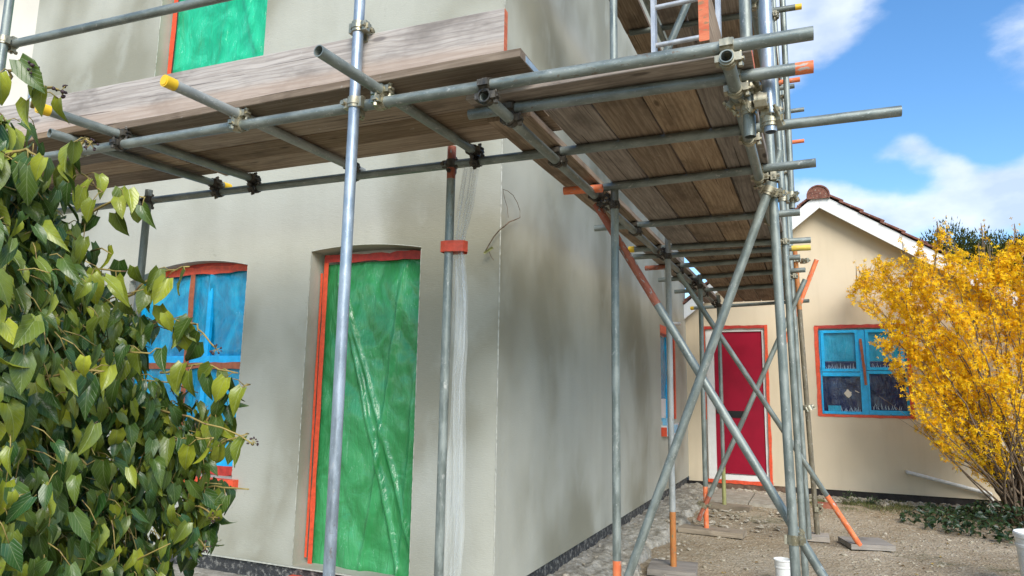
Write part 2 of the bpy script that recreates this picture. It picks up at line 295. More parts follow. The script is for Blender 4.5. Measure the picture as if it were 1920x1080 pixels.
# ------------------------------------------------------------------ mesh helpers
class MB:
    def __init__(s): s.v = []; s.f = []; s.mi = []; s.uv = {}; s.tone = []; s.usetone = False
    def add(s, vs, fs, mi=0, tone=None):
        o = len(s.v); s.v += [tuple(v) for v in vs]; s.f += [tuple(i+o for i in f) for f in fs]; s.mi += [mi]*len(fs)
        if tone is not None: s.usetone = True
        s.tone += [0 if tone is None else tone]*len(vs)
        return o
    def box(s, c, d, mi=0, mat=None):
        x, y, z = [q/2 for q in d]
        vs = [Vector((a*x, b*y, e*z)) for a in (-1, 1) for b in (-1, 1) for e in (-1, 1)]
        c = Vector(c); vs = [(mat @ v if mat else v)+c for v in vs]
        s.add(vs, [(0, 1, 3, 2), (4, 6, 7, 5), (0, 4, 5, 1), (2, 3, 7, 6), (0, 2, 6, 4), (1, 5, 7, 3)], mi)
    def bb(s, x0, x1, y0, y1, z0, z1, mi=0): s.box(((x0+x1)/2, (y0+y1)/2, (z0+z1)/2), (abs(x1-x0), abs(y1-y0), abs(z1-z0)), mi)
    def cyl(s, p0, p1, r0, r1=None, n=12, mi=0, caps=True):
        r1 = r0 if r1 is None else r1; p0 = Vector(p0); p1 = Vector(p1); q = (p1-p0).to_track_quat('Z', 'Y'); vs = []
        for p, r in ((p0, r0), (p1, r1)):
            for i in range(n):
                a = 2*math.pi*i/n; vs.append(p+q @ Vector((r*math.cos(a), r*math.sin(a), 0)))
        fs = [(i, (i+1) % n, n+(i+1) % n, n+i) for i in range(n)]
        if caps: fs += [tuple(range(n-1, -1, -1)), tuple(range(n, 2*n))]
        s.add(vs, fs, mi)
    def path(s, pts, rs, n=6, mi=0, tone=None):
        vs = []; fs = []; k = len(pts)
        for j, p in enumerate(pts):
            t = Vector(pts[min(j+1, k-1)])-Vector(pts[max(j-1, 0)])
            if t.length < 1e-7: t = Vector((0, 0, 1))
            q = t.to_track_quat('Z', 'Y')
            for i in range(n):
                a = 2*math.pi*i/n; vs.append(Vector(p)+q @ Vector((rs[j]*math.cos(a), rs[j]*math.sin(a), 0)))
        for j in range(k-1):
            for i in range(n): fs.append((j*n+i, j*n+(i+1) % n, (j+1)*n+(i+1) % n, (j+1)*n+i))
        fs += [tuple(range(n-1, -1, -1)), tuple(range((k-1)*n, k*n))]
        s.add(vs, fs, mi, tone)
    def ring(s, c, axis, ri, ro, wd, n=18, mi=0, a0=0, a1=2*math.pi):
        q = Vector(axis).to_track_quat('Z', 'Y'); c = Vector(c); vs = []; fs = []; full = abs(a1-a0-2*math.pi) < 1e-4; k = n if full else n+1
        for i in range(k):
            a = a0+(a1-a0)*i/n; u = Vector((math.cos(a), math.sin(a), 0))
            for r, z in ((ri, -wd/2), (ro, -wd/2), (ro, wd/2), (ri, wd/2)): vs.append(c+q @ (u*r+Vector((0, 0, z))))
        for i in range(n):
            a = i*4; b = ((i+1) % k)*4
            for j in range(4): fs.append((a+j, b+j, b+(j+1) % 4, a+(j+1) % 4))
        if not full: fs += [(0, 1, 2, 3), ((k-1)*4+3, (k-1)*4+2, (k-1)*4+1, (k-1)*4)]
        s.add(vs, fs, mi)
    def build(s, name, mats, parent=None, smooth=None, origin=None, M4=None):
        me = bpy.data.meshes.new(name); vs = s.v
        inv = None
        if M4 is not None: inv = M4.inverted(); vs = [tuple(inv @ Vector(v)) for v in vs]
        elif origin is not None: o = Vector(origin); vs = [tuple(Vector(v)-o) for v in vs]
        me.from_pydata(vs, [], s.f)
        mats = mats if isinstance(mats, (list, tuple)) else [mats]
        for q in mats: me.materials.append(M[q] if isinstance(q, str) else q)
        me.polygons.foreach_set('material_index', s.mi)
        if s.uv:
            ul = me.uv_layers.new(name='UVMap')
            for lp in me.loops: ul.data[lp.index].uv = s.uv.get(lp.vertex_index, (.5, .5))
        if s.usetone:
            at = me.attributes.new('tone', 'FLOAT', 'POINT'); at.data.foreach_set('value', s.tone)
        if smooth is not None:
            me.polygons.foreach_set('use_smooth', [True]*len(me.polygons)); me.update()
            if smooth < 170: me.set_sharp_from_angle(angle=R_(smooth))
        me.update()
        ob = bpy.data.objects.new(name, me); C.objects.link(ob)
        if M4 is not None: ob.matrix_world = M4
        elif origin is not None: ob.location = origin
        if parent:
            ob.parent = parent
            ob.matrix_parent_inverse = parent_inv(parent)
        return ob
def world_of(o):
    m = o.matrix_basis.copy()
    if o.parent: m = world_of(o.parent) @ o.matrix_parent_inverse @ m
    return m
def parent_inv(p): return world_of(p).inverted()
def tag(o, label, cat=None, group=None, kind=None):
    if label: o['label'] = label
    if cat: o['category'] = cat
    if group: o['group'] = group
    if kind: o['kind'] = kind
    return o
def thing(name, label, cat, loc=(0, 0, 0), group=None):
    o = bpy.data.objects.new(name, None); C.objects.link(o); o.location = loc; o.empty_display_size = .2
    return tag(o, label, cat, group)
def frame_between(p0, p1, up=None):
    z = (p1-p0).normalized(); q = z.to_track_quat('Z', 'Y') if up is None else None
    if up is not None:
        x = up.cross(z).normalized(); y = z.cross(x); return Matrix.Translation(p0) @ Matrix((x, y, z)).transposed().to_4x4()
    return Matrix.Translation(p0) @ q.to_matrix().to_4x4()
TR = .02415
def tube(name, p0, p1, mat, parent, paints=(), r=TR, label=None):
    """hollow steel tube; paints = [(from_fraction, to_fraction, material)]"""
    p0 = Vector(p0); p1 = Vector(p1); mats = [mat]; cuts = {0., 1.}
    for a, b, q in paints: cuts |= {a, b}; mats.append(q)
    cuts = sorted(cuts); mb = MB(); n = 24; q = (p1-p0).to_track_quat('Z', 'Y')
    def mi(t):
        for k, (a, b, _) in enumerate(paints):
            if a <= t <= b: return k+1
        return 0
    rings = []
    for t in cuts:
        o = mb.add([p0.lerp(p1, t)+q @ Vector((r*math.cos(2*math.pi*i/n), r*math.sin(2*math.pi*i/n), 0)) for i in range(n)], []); rings.append(o)
    for k in range(len(cuts)-1):
        mm = mi((cuts[k]+cuts[k+1])/2); a, b = rings[k], rings[k+1]
        for i in range(n): mb.f.append((a+i, a+(i+1) % n, b+(i+1) % n, b+i)); mb.mi.append(mm)
    ri = r-.004; dz = (p1-p0).normalized()
    for p, o, sg, mm in ((p0, rings[0], 1, mi(.0001)), (p1, rings[-1], -1, mi(.9999))):
        a = mb.add([p+q @ Vector((ri*math.cos(2*math.pi*i/n), ri*math.sin(2*math.pi*i/n), 0)) for i in range(n)], [])
        b = mb.add([p+dz*sg*.10+q @ Vector((ri*math.cos(2*math.pi*i/n), ri*math.sin(2*math.pi*i/n), 0)) for i in range(n)], [])
        for i in range(n):
            mb.f.append((o+i, a+i, a+(i+1) % n, o+(i+1) % n)); mb.mi.append(mm)
            mb.f.append((a+i, b+i, b+(i+1) % n, a+(i+1) % n)); mb.mi.append(mm)
        mb.f.append(tuple(b+i for i in range(n))); mb.mi.append(mm)
    ob = mb.build(name, mats, parent, smooth=40, M4=frame_between(p0, p1))
    if label: ob['label'] = label
    return ob
def cap(p, d, parent):
    d = Vector(d).normalized(); mb = MB(); mb.cyl(p-d*.045, p+d*.006, .0268, n=20); mb.cyl(p+d*.006, p+d*.009, .020, n=20)
    return mb.build('end_cap', 'yellow', parent, smooth=40, origin=p)
def coupler(pa, da, pb, db, parent, dark=False, bolt=None):
    """double coupler joining tube A (at pa along da) to tube B (at pb along db)"""
    pa = Vector(pa); pb = Vector(pb); da = Vector(da).normalized(); db = Vector(db).normalized(); mb = MB()
    o = pb-pa; o = o.normalized() if o.length > .01 else da.cross(db).normalized()
    for p, d, s in ((pa, da, 1), (pb, db, -1)):
        mb.ring(p, d, .0238, .0300, .048, 18); mb.ring(p, d, .0298, .0335, .020, 18)
        u = o*s; t = d.cross(u).normalized()
        if bolt is not None and Vector(bolt).dot(t) < 0: t = -t
        mb.box(p+t*.039, (.022, .030, .044), mat=Matrix((t, u, d)).transposed())
        mb.box(p-t*.036, (.014, .026, .046), mat=Matrix((t, u, d)).transposed())
        b0 = p+t*.044-u*.028; mb.cyl(b0, b0-u*-.085, .0065, n=8); mb.cyl(b0+u*.058, b0+u*.072, .0125, n=6); mb.cyl(b0-u*.004, b0+u*.008, .011, n=6)
        mb.box(p+t*.050-u*.004, (.016, .008, .024), mat=Matrix((t, u, d)).transposed())
    mid = (pa+pb)/2; t = da.cross(o).normalized()
    if t.length > .5: mb.box(mid, (.040, .014, .040), mat=Matrix((t, o, da)).transposed())
    return mb.build('coupler', 'coupler_dark' if dark else 'coupler', parent, smooth=35, origin=mid)
def board(name, p0, p1, wdir, wd=.218, th=.038, mat='wood', band=(), red=(), parent=None, seed=0):
    """timber board: p0,p1 = ends of bottom centreline; wdir = width direction"""
    p0 = Vector(p0); p1 = Vector(p1); x = (p1-p0).normalized(); y = Vector(wdir).normalized(); z = x.cross(y)
    flip = z.z < 0 and abs(z.z) > .5
    if flip: z = -z
    r = random.Random(seed); n = 14; mb = MB(); Lx = (p1-p0).length; rows = []
    warp = r.uniform(-.004, .004)
    for i in range(n+1):
        t = i/n; c = p0.lerp(p1, t)+z*warp*math.sin(t*3.1); e = [r.uniform(-.0016, .0016) for _ in range(2)]
        bv = .003
        prof = [(-wd/2+bv, 0), (wd/2-bv, 0), (wd/2, bv), (wd/2, th-bv), (wd/2-bv, th), (-wd/2+bv, th), (-wd/2, th-bv), (-wd/2, bv)]
        rows.append(mb.add([c+y*(a+(e[0] if a < 0 else e[1]))+z*b for a, b in prof], []))
    for i in range(n):
        for j in range(8): mb.f.append((rows[i]+j, rows[i]+(j+1) % 8, rows[i+1]+(j+1) % 8, rows[i+1]+j)); mb.mi.append(0)
    mb.f.append(tuple(rows[0]+j for j in range(7, -1, -1))); mb.mi.append(1 if 0 in red else 0)
    mb.f.append(tuple(rows[-1]+j for j in range(8))); mb.mi.append(1 if 1 in red else 0)
    M4 = Matrix.Translation(p0) @ Matrix((x, y, z)).transposed().to_4x4()
    ob = mb.build(name, [mat, 'endred'], parent, M4=M4)
    for e in band:
        b = MB(); pe, s = (p0, 1) if e == 0 else (p1, -1); a = pe-x*s*.002; bx = pe+x*s*.13
        c = (a+bx)/2
        for sg in (-1, 1): b.box(c+y*sg*(wd/2+.0015)+z*th/2, (.132, .002, th*.72), mat=Matrix((x, y, z)).transposed())
        b.box(a-x*s*.001+z*th/2, (.002, wd+.004, th*.72), mat=Matrix((x, y, z)).transposed())
        b.build('end_band', 'endband', ob, origin=c)
    return ob

# ------------------------------------------------------------------ the place: key planes
WX, WY = -1.807, 3.862          # house side wall and front wall
BY = 10.664                     # bungalow wall
rng = random.Random(3)

# ground: one sheet, finer and uneven near the scene
def ground_z(x, y):
    v = noise.noise(Vector((x*1.3, y*1.3, 0)))*.022+noise.noise(Vector((x*6, y*6, 3)))*.010+noise.noise(Vector((x*17, y*17, 5)))*.005
    return v-.012
xs = [-600, -60, -15, -8]+[-6+i*.25 for i in range(17)]+[-1.9+i*.05 for i in range(93)]+[3+i*.25 for i in range(9)]+[6, 10, 40, 600]
ys = [-600, -60, -10, -3, 0, 1.5]+[2.5+i*.06 for i in range(140)]+[11.2, 12, 14, 20, 60, 600]
xs = sorted(set(round(a, 3) for a in xs)); ys = sorted(set(round(a, 3) for a in ys)); mb = MB()
vs = [(x, y, ground_z(x, y) if -6 < x < 5 and 1 < y < 11.5 else -.012) for y in ys for x in xs]; nx = len(xs)
mb.add(vs, [(j*nx+i, j*nx+i+1, (j+1)*nx+i+1, (j+1)*nx+i) for j in range(len(ys)-1) for i in range(nx-1)])
g = mb.build('ground', 'ground', smooth=180); tag(g, 'stony bare soil yard', None, None, 'structure')

# loose gravel and rubble scattered over the soil
def pebble(mb, p, r, rr, flat_=.6):
    t = (1+5**.5)/2
    iv = [(-1, t, 0), (1, t, 0), (-1, -t, 0), (1, -t, 0), (0, -1, t), (0, 1, t), (0, -1, -t), (0, 1, -t), (t, 0, -1), (t, 0, 1), (-t, 0, -1), (-t, 0, 1)]
    fc = [(0, 11, 5), (0, 5, 1), (0, 1, 7), (0, 7, 10), (0, 10, 11), (1, 5, 9), (5, 11, 4), (11, 10, 2), (10, 7, 6), (7, 1, 8), (3, 9, 4), (3, 4, 2), (3, 2, 6), (3, 6, 8), (3, 8, 9), (4, 9, 5), (2, 4, 11), (6, 2, 10), (8, 6, 7), (9, 8, 1)]
    q = Matrix.Rotation(rr.uniform(0, 6.3), 3, 'Z') @ Matrix.Rotation(rr.uniform(-.4, .4), 3, 'X'); s = (rr.uniform(.6, 1.3), rr.uniform(.5, 1), flat_*rr.uniform(.5, 1.1))
    mb.add([Vector(p)+q @ Vector([a*b*r*.53*rr.uniform(.8, 1.15) for a, b in zip(v, s)]) for v in iv], fc)
mb = MB()
for i in range(3000):
    y = 4.2+6.2*rng.random()**.9; x = rng.uniform(-1.35, 2.6); s = rng.choice([.006, .008, .010, .012, .014, .026 if rng.random() < .3 else .01])
    pebble(mb, (x, y, ground_z(x, y)+s*.12), s, rng)
g = mb.build('gravel', 'chip'); tag(g, 'small pale stones and chippings strewn on the soil', None, None, 'stuff')
mb = MB()
for i in range(520):
    px = rng.uniform(-.3, 2.2) if rng.random() < .75 else rng.uniform(-1.3, -.2)
    y = 10.55-abs(rng.gauss(0, .16)) if px > -.3 else 10.6-abs(rng.gauss(0, .1)); s = rng.uniform(.015, .05)
    pebble(mb, (px, y, s*.25), s, rng, .8)
for i in range(240):
    x = rng.uniform(-1.78, -1.1); y = rng.uniform(3.5, 10.5); s = rng.choice([.008, .012, .018, .03]); pebble(mb, (x, y, (.06 if x < -1.36 else .0)+s*.1), s, rng, .6)
for i in range(60):
    x = rng.uniform(-1.32, -.35); y = rng.uniform(7.4, 9.1); s = rng.uniform(.02, .05); pebble(mb, (x, y, s*.1), s, rng, .4)
g = mb.build('rubble', 'stone'); tag(g, 'pale rubble stones heaped along the foot of the bungalow wall', None, None, 'stuff')

# broken concrete strip along the house
mb = MB(); ny = 420; nxs = 26; y0, y1 = 1.6, 10.62
for j in range(ny+1):
    y = y0+(y1-y0)*j/ny; edge = -1.36+noise.noise(Vector((0, y*2.3, 7)))*.12+noise.noise(Vector((3, y*9, 1)))*.05
    for i in range(nxs+1):
        t = i/nxs; x = -1.95+(edge+1.95)*t
        z = .055+noise.noise(Vector((x*9, y*7, 0)))*.03+noise.noise(Vector((x*25, y*25, 2)))*.02
        if t > .45 and t < .6: z += .012
        if i == nxs: z = -.06
        if i == nxs-1: z -= .02
        mb.v.append((x, y, z)); mb.tone.append(0)
for j in range(ny):
    for i in range(nxs): mb.f.append((j*(nxs+1)+i, j*(nxs+1)+i+1, (j+1)*(nxs+1)+i+1, (j+1)*(nxs+1)+i)); mb.mi.append(0)
g = mb.build('concrete_path', 'concrete', smooth=60); tag(g, 'broken concrete strip along the side wall', None, None, 'structure')
mb = MB()
mb.bb(-8, -1.96, 3.3, 3.9, -.05, .045); g = mb.build('pavement', 'concrete'); tag(g, 'concrete footing in front of the house', None, None, 'structure')
mb = MB()
for x0, x1, ya, yb in ((-1.36, -.86, 9.35, 10.0), (-.85, -.30, 9.35, 9.98), (-1.36, -.86, 10.01, 10.6), (-.85, -.28, 9.99, 10.6)):
    mb.bb(x0, x1-.008, ya, yb-.008, -.03, .022+rng.uniform(-.003, .003))
g = mb.build('paving', 'slab'); tag(g, 'pale paving slabs in front of the red door', None, None, 'structure')

# ------------------------------------------------------------------ rendered house
house = thing('rendered_house', 'house with fresh grey-green render, green and blue masked openings and scaffold around it', 'house', (WX, WY, 0))
def arch(x0, x1, z0, ze0, ze1, rise, n=10):
    pts = [(x0, z0), (x1, z0)]
    for i in range(n+1):
        t = i/n; pts.append((x1+(x0-x1)*t, ze1+(ze0-ze1)*t+rise*4*t*(1-t)))
    return pts
def wall_with_holes(outer, holes, to3, depth_vec, parent, mat, name='wall', sub=None):
    loops = [[Vector((a, b, 0)) for a, b in outer]]+[[Vector((a, b, 0)) for a, b in h] for h in holes]
    tris = tessellate_polygon(loops); flatp = [p for l in loops for p in l]
    mb = MB(); mb.add([to3(p.x, p.y) for p in flatp], [tuple(t) for t in tris])
    for h in holes:
        n = len(h); o = mb.add([to3(a, b) for a, b in h]+[to3(a, b)+depth_vec for a, b in h], [])
        for i in range(n): mb.f.append((o+i, o+(i+1) % n, o+n+(i+1) % n, o+n+i)); mb.mi.append(0)
    return mb.build(name, mat, parent)
W1 = arch(-5.22, -3.925, .70, 2.22, 2.285, .09)
DR = arch(-3.322, -2.392, .150, 2.345, 2.312, .035)
W2 = arch(-5.17, -3.93, 3.35, 5.30, 5.30, .09)
LX = -6.97
outer = [(LX, .163), (-3.322, .163), (-3.322, .1501), (-2.392, .1501), (-2.392, .163), (WX, .163), (WX, 6.8), (LX, 6.8)]
outer = [(LX, .163), (WX, .163), (WX, 6.8), (LX, 6.8)]
DR2 = arch(-3.322, -2.392, .1635, 2.345, 2.312, .035)
wall_with_holes(outer, [W1, DR2, W2], lambda a, b: Vector((a, WY, b)), Vector((0, .20, 0)), house, 'render')
SW = [(8.75, 1.02), (9.72, 1.02), (9.72, 2.235), (8.75, 2.235)]
wall_with_holes([(WY, .163), (BY, .163), (BY, 6.8), (WY, 6.8)], [SW], lambda a, b: Vector((WX, a, b)), Vector((-.10, 0, 0)), house, 'render')
mb = MB(); mb.bb(LX, WX-.035, WY+.03, WY+.2, -.1, .163); mb.bb(WX-.2, WX-.03, WY+.2, BY, -.1, .163); mb.build('plinth', 'bitumen', house)
mb = MB(); mb.bb(LX, WX-.005, WY+.004, WY+.03, .150, .163); mb.build('bellcast_bead', 'bead', house)
# corner bead with a slightly rough arris, and the bead lines round the openings
def bead(p0, p1, off, parent=house, wd=.006, n=60):
    p0 = Vector(p0); p1 = Vector(p1); mb = MB(); pts = []; rs = []
    for i in range(n+1):
        t = i/n; p = p0.lerp(p1, t); k = noise.noise(p*14)*.5+.5; pts.append(p+Vector(off)*(.0005+.001*k)); rs.append(wd*(.30+.45*k))
    mb.path(pts, rs, 5); return mb.build('corner_bead', 'bead', parent)
bead((WX, WY, .17), (WX, WY, 6.8), (1, -1, 0), wd=.008, n=220)
bead((-3.322, WY, .17), (-3.322, WY, 2.34), (0, -1, 0)); bead((-5.22, WY, .72), (-5.22, WY, 2.2), (0, -1, 0)); bead((-5.17, WY, 3.4), (-5.17, WY, 5.3), (0, -1, 0))
bead((-3.925, WY, .72), (-3.925, WY, 2.28), (0, -1, 0), wd=.004); bead((-2.392, WY, .17), (-2.392, WY, 2.3), (0, -1, 0), wd=.004)
for arc, z in ((DR[2:], 0), (W1[2:], 0), (W2[2:], 0)):
    mb = MB(); mb.path([(a, WY-.001, b) for a, b in arc], [.0025]*len(arc), 5); mb.build('corner_bead', 'bead', house)
# unseen roof, its overhanging eaves added to help shade the walls
mb = MB(); mb.bb(LX-.3, WX+.28, WY-.3, BY+.3, 6.802, 6.95, 0)
mb.add([(LX-.3, WY-.3, 6.953), (WX+.28, WY-.3, 6.953), (WX+.28, BY, 6.953), (LX-.3, BY, 6.953), (LX-.3, 7.3, 9.3), (WX+.28, 7.3, 9.3)], [(0, 1, 5, 4), (3, 4, 5, 2), (0, 4, 3), (1, 2, 5)], 1)
mb.build('roof', ['white', 'roof'], house)

def film_sheet(name, x0, x1, z0, z1, y, mat, parent, amp=.012, n=44, folds=(), edge=None, label=None, axis='y', seed=0):
    """crumpled polythene sheet filling a rectangle"""
    mb = MB(); nz_ = int(n*(z1-z0)/max(.2, (x1-x0)))+4; nz_ = min(nz_, 170)
    for j in range(nz_+1):
        for i in range(n+1):
            a = x0+(x1-x0)*i/n; b = z0+(z1-z0)*j/nz_; q = Vector((a*1.6+seed, 3, b*1.1))
            d = noise.noise(q*1.7)*amp*1.5+abs(noise.noise(Vector((a*4+b*1.4, seed, b*2.2))))*amp*1.5+noise.noise(q*9)*amp*.35
            for fa, fb, slope, sh in folds:
                dd = (a-fa)-(b-fb)*slope; d += sh*math.exp(-(dd/.020)**2)
            t = min(i, n-i)/n; u = min(j, nz_-j)/nz_; d *= min(1, t*8)*min(1, u*14)
            mb.v.append((a, y-d, b) if axis == 'y' else (y+d, a, b)); mb.tone.append(0)
    k = n+1
    for j in range(nz_):
        for i in range(n): mb.f.append((j*k+i, j*k+i+1, (j+1)*k+i+1, (j+1)*k+i)); mb.mi.append(0)
    ob = mb.build(name, mat, parent, smooth=180)
    if label: ob['label'] = label
    return ob
def tape_strip(mb, p0, p1, wd, y, mi=0, rr=random.Random(5), n=14):
    """strip of masking tape lying on plane y, slightly uneven edges"""
    a = Vector((p0[0], y, p0[1])); b = Vector((p1[0], y, p1[1])); d = (b-a).normalized(); nn = Vector((-d.z, 0, d.x)); vs = []
    for i in range(n+1):
        c = a.lerp(b, i/n); e0 = wd/2*(1+rr.uniform(-.24, .24)); e1 = wd/2*(1+rr.uniform(-.24, .24)); jit = rr.uniform(-.0012, .0012)
        vs += [c+nn*e0+Vector((0, jit, 0)), c-nn*e1+Vector((0, -jit, 0))]
    mb.add(vs, [(2*i, 2*i+1, 2*i+3, 2*i+2) for i in range(n)], mi)
# --- ground floor sash window
FY = WY+.125
win = MB(); win.bb(-5.225, -3.90, FY+.06, FY+.09, .69, 2.45)
wo1 = win.build('window', 'white', house)
film_sheet('masking_film', -5.20, -4.54, 1.59, 2.30, FY+.004, 'film_blue', wo1, .014, seed=1)
film_sheet('masking_film', -4.58, -3.92, 1.59, 2.30, FY+.004, 'film_blue', wo1, .018, seed=5, folds=((-4.42, 2.0, .05, .02), (-4.36, 1.9, -.06, .015)))
film_sheet('masking_film', -5.20, -4.54, .74, 1.56, FY+.010, 'film_blue', wo1, .014, seed=8)
film_sheet('masking_film', -4.58, -3.92, .74, 1.56, FY+.010, 'film_blue', wo1, .018, seed=3, folds=((-4.40, 1.2, .05, .02),))
mb = MB()
mb.bb(-5.21, -3.93, FY-.026, FY+.010, 1.545, 1.60); mb.bb(-4.43, -4.385, FY-.020, FY+.006, .80, 2.24); mb.bb(-5.21, -5.17, FY-.014, FY+.006, .76, 2.24)
mb.bb(-5.21, -3.93, FY-.022, FY+.008, .76, .87)
mb.build('sash_frame', 'blue_tape', wo1)
mb = MB()
tape_strip(mb, (-5.2, 2.325), (-3.93, 2.325), .085, FY-.030, 0); tape_strip(mb, (-5.2, 2.285), (-3.93, 2.285), .06, FY-.034, 1)
tape_strip(mb, (-4.60, .80), (-4.60, 2.27), .052, FY-.032, 2); tape_strip(mb, (-5.2, 1.523), (-3.93, 1.523), .048, FY-.030, 2)
tape_strip(mb, (-5.2, .74), (-3.93, .74), .07, FY-.034, 0); tape_strip(mb, (-5.195, .78), (-5.195, 2.28), .03, FY-.033, 0)
mb.build('masking_tape', ['tape_dark', 'tape', 'tape_brown'], wo1)
mb = MB(); mb.bb(-5.3, -3.86, WY-.05, WY+.13, .64, .698); s_ = mb.build('sill', ['tape'], wo1); s_['label'] = 'window sill wrapped in orange tape'
# --- door
do = MB(); do.bb(-3.33, -2.38, FY+.07, FY+.10, .02, 2.40)
d1 = do.build('door', 'white', house); d1['label'] = 'doorway sealed with crumpled green film'
film_sheet('masking_film', -3.27, -2.375, .02, 2.265, FY+.006, 'film_green', d1, .018, n=110, seed=11, folds=((-2.93, 1.45, -.30, .032), (-2.87, 1.45, -.37, .026), (-2.62, 2.0, .12, .02), (-2.5, 1.0, .05, .015)))
mb = MB(); mb.bb(-3.25, -2.5, FY-.012, FY-.002, 1.44, 1.452); mb.bb(-3.2, -2.45, FY-.012, FY-.004, 1.62, 1.628)
tape = MB(); tape_strip(tape, (-3.262, .10), (-3.262, 2.31), .038, FY-.022, 0); tape_strip(tape, (-3.28, 2.30), (-2.40, 2.285), .055, FY-.024, 1); tape_strip(tape, (-3.30, .20), (-3.302, 2.2), .02, FY-.020, 0)
tape.build('masking_tape', ['tape', 'tape_dark'], d1)
mb = MB(); mb.bb(-3.34, -2.37, WY-.02, WY+.12, .02, .10); mb.build('threshold', 'tape', d1)
# --- upper window
u = MB(); u.bb(-5.18, -3.92, FY+.07, FY+.10, 3.34, 5.42); u1 = u.build('window', 'white', house); u1['label'] = 'upper window sealed with green film, coloured brighter as if in stronger light'
film_sheet('masking_film', -5.12, -3.92, 3.36, 5.36, FY+.006, 'film_green_lit', u1, .018, n=36, seed=21, folds=((-4.25, 4.5, -.35, .03), (-4.5, 4.5, .1, .02)))
tape = MB(); tape_strip(tape, (-5.135, 3.4), (-5.125, 5.35), .055, FY-.02, 0); tape.build('masking_tape', 'tape', u1)
# --- side window
s = MB(); s.bb(WX-.10, WX-.085, 8.76, 9.72, 1.03, 2.23); sw = s.build('window', 'white', house); sw['label'] = 'side window edged with red tape and blue film'
film_sheet('masking_film', 8.80, 9.68, 1.30, 2.13, WX-.082, 'film_teal', sw, .01, n=16, seed=31, axis='x')
mb = MB(); mb.bb(WX-.081, WX-.066, 8.76, 8.90, 1.30, 2.13); mb.bb(WX-.083, WX-.068, 9.46, 9.60, 1.04, 2.2); mb.build('sash_frame', 'blue_tape', sw)
mb = MB(); mb.bb(WX-.084, WX+.004, 9.66, 9.735, 1.03, 2.25); mb.bb(WX-.08, WX+.004, 8.74, 9.73, 2.14, 2.245); mb.build('masking_tape', 'tape', sw)
mb = MB(); mb.bb(WX-.10, WX+.07, 8.72, 9.95, .84, .97, 0); mb.bb(WX+.071, WX+.074, 9.5, 9.7, .84, .97, 1)
mb.bb(WX+.071, WX+.074, 8.75, 9.45, .86, .965, 2); mb.bb(WX-.03, WX+.05, 8.82, 8.95, .972, 1.06, 2); mb.bb(WX+.002, WX+.072, 8.712, 8.719, .84, .95, 1)
k = mb.build('sill', ['white', 'tape', 'blue_pale'], sw)
# small overflow pipe near the far end
mb = MB(); p = P(1262, 606, x=WX+.06); mb.cyl((WX-.02, p.y, p.z), (WX+.16, p.y, p.z-.01), .022, n=12); mb.build('overflow_pipe', 'white', house, smooth=40)
# neighbour's wall
nb = thing('neighbouring_house', 'pale cream painted house wall at the far left edge beside the grey render', 'house', (LX, WY, 0))
mb = MB(); mb.bb(LX-4.5, LX-.002, WY+.012, WY+.2, 0, 5.55); mb.build('wall', 'pale', nb)
mb = MB(); mb.bb(LX-4.5, LX-.35, WY-.25, WY+.2, 5.56, 5.72); mb.build('soffit', 'rust', nb)

# wiry dead stem stuck on the corner of the house
mb = MB()
tw = [(943, 355), (952, 358), (962, 366), (970, 380), (975, 395), (975, 408), (966, 412), (955, 416), (945, 425), (936, 432), (925, 445), (915, 462), (908, 474)]
def on_wall(px, py, off):
    a = P(px, py, x=WX+off)
    return a if a.y > WY else P(px, py, y=WY-off)
mb.path([on_wall(a, b, .03) for a, b in tw], [.0016, .0018, .002, .002, .002, .0025, .004, .0045, .0045, .004, .004, .0035, .002], 6)
mb.path([on_wall(a, b, .02) for a, b in ((943, 355), (946, 372), (951, 388), (953, 408))], [.0015]*4, 5)
mb.path([on_wall(a, b, .03) for a, b in ((914, 463), (920, 480), (926, 488))], [.002]*3, 5)
dv = mb.build('dead_twig', 'bark', None); 
mb = MB()
for k in range(5):
    q = on_wall(906+k*3, 474-k*2, .04); mb.add([q, q+Vector((.02, -.01, .012)), q+Vector((.03, 0, -.002)), q+Vector((.012, -.004, -.012))], [(0, 1, 2, 3)], 0)
lf = mb.build('leaf', 'olive', dv); tag(dv, 'thin dry curling stem stuck to the render at the house corner', 'twig')

# ------------------------------------------------------------------ bungalow
bu = thing('bungalow', 'cream single-storey bungalow with a white-edged tiled gable, red door and blue masked window', 'bungalow', (0, BY, 0))
ax, az = .149, 4.15; eL = (WX, 2.60); eR = (3.9, az-(3.9-ax)*.678)
DB = [(-1.545, .105), (-.632, .105), (-.672, 2.385), (-1.545, 2.385)]
DB = [(-1.545, .101), (-.640, .101), (-.640, 2.385), (-1.545, 2.385)]
WB = [(.004, 1.100), (1.172, 1.100), (1.172, 2.352), (.004, 2.352)]
poly = [(WX, .10), (3.9, .10), (3.9, eR[1]), (ax, az), (WX, az-(ax-WX)*.80)]
wall_with_holes(poly, [DB, WB], lambda a, b: Vector((a, BY, b)), Vector((0, .09, 0)), bu, 'cream')
mb = MB(); mb.bb(WX-.4, 3.9, BY+.02, BY+.3, -.12, .1); mb.build('plinth', 'plinth_dark', bu)
mb = MB(); mb.bb(-1.6, -.45, BY+.004, BY+.019, -.08, .099); mb.build('plinth', 'plinth_brick', bu)
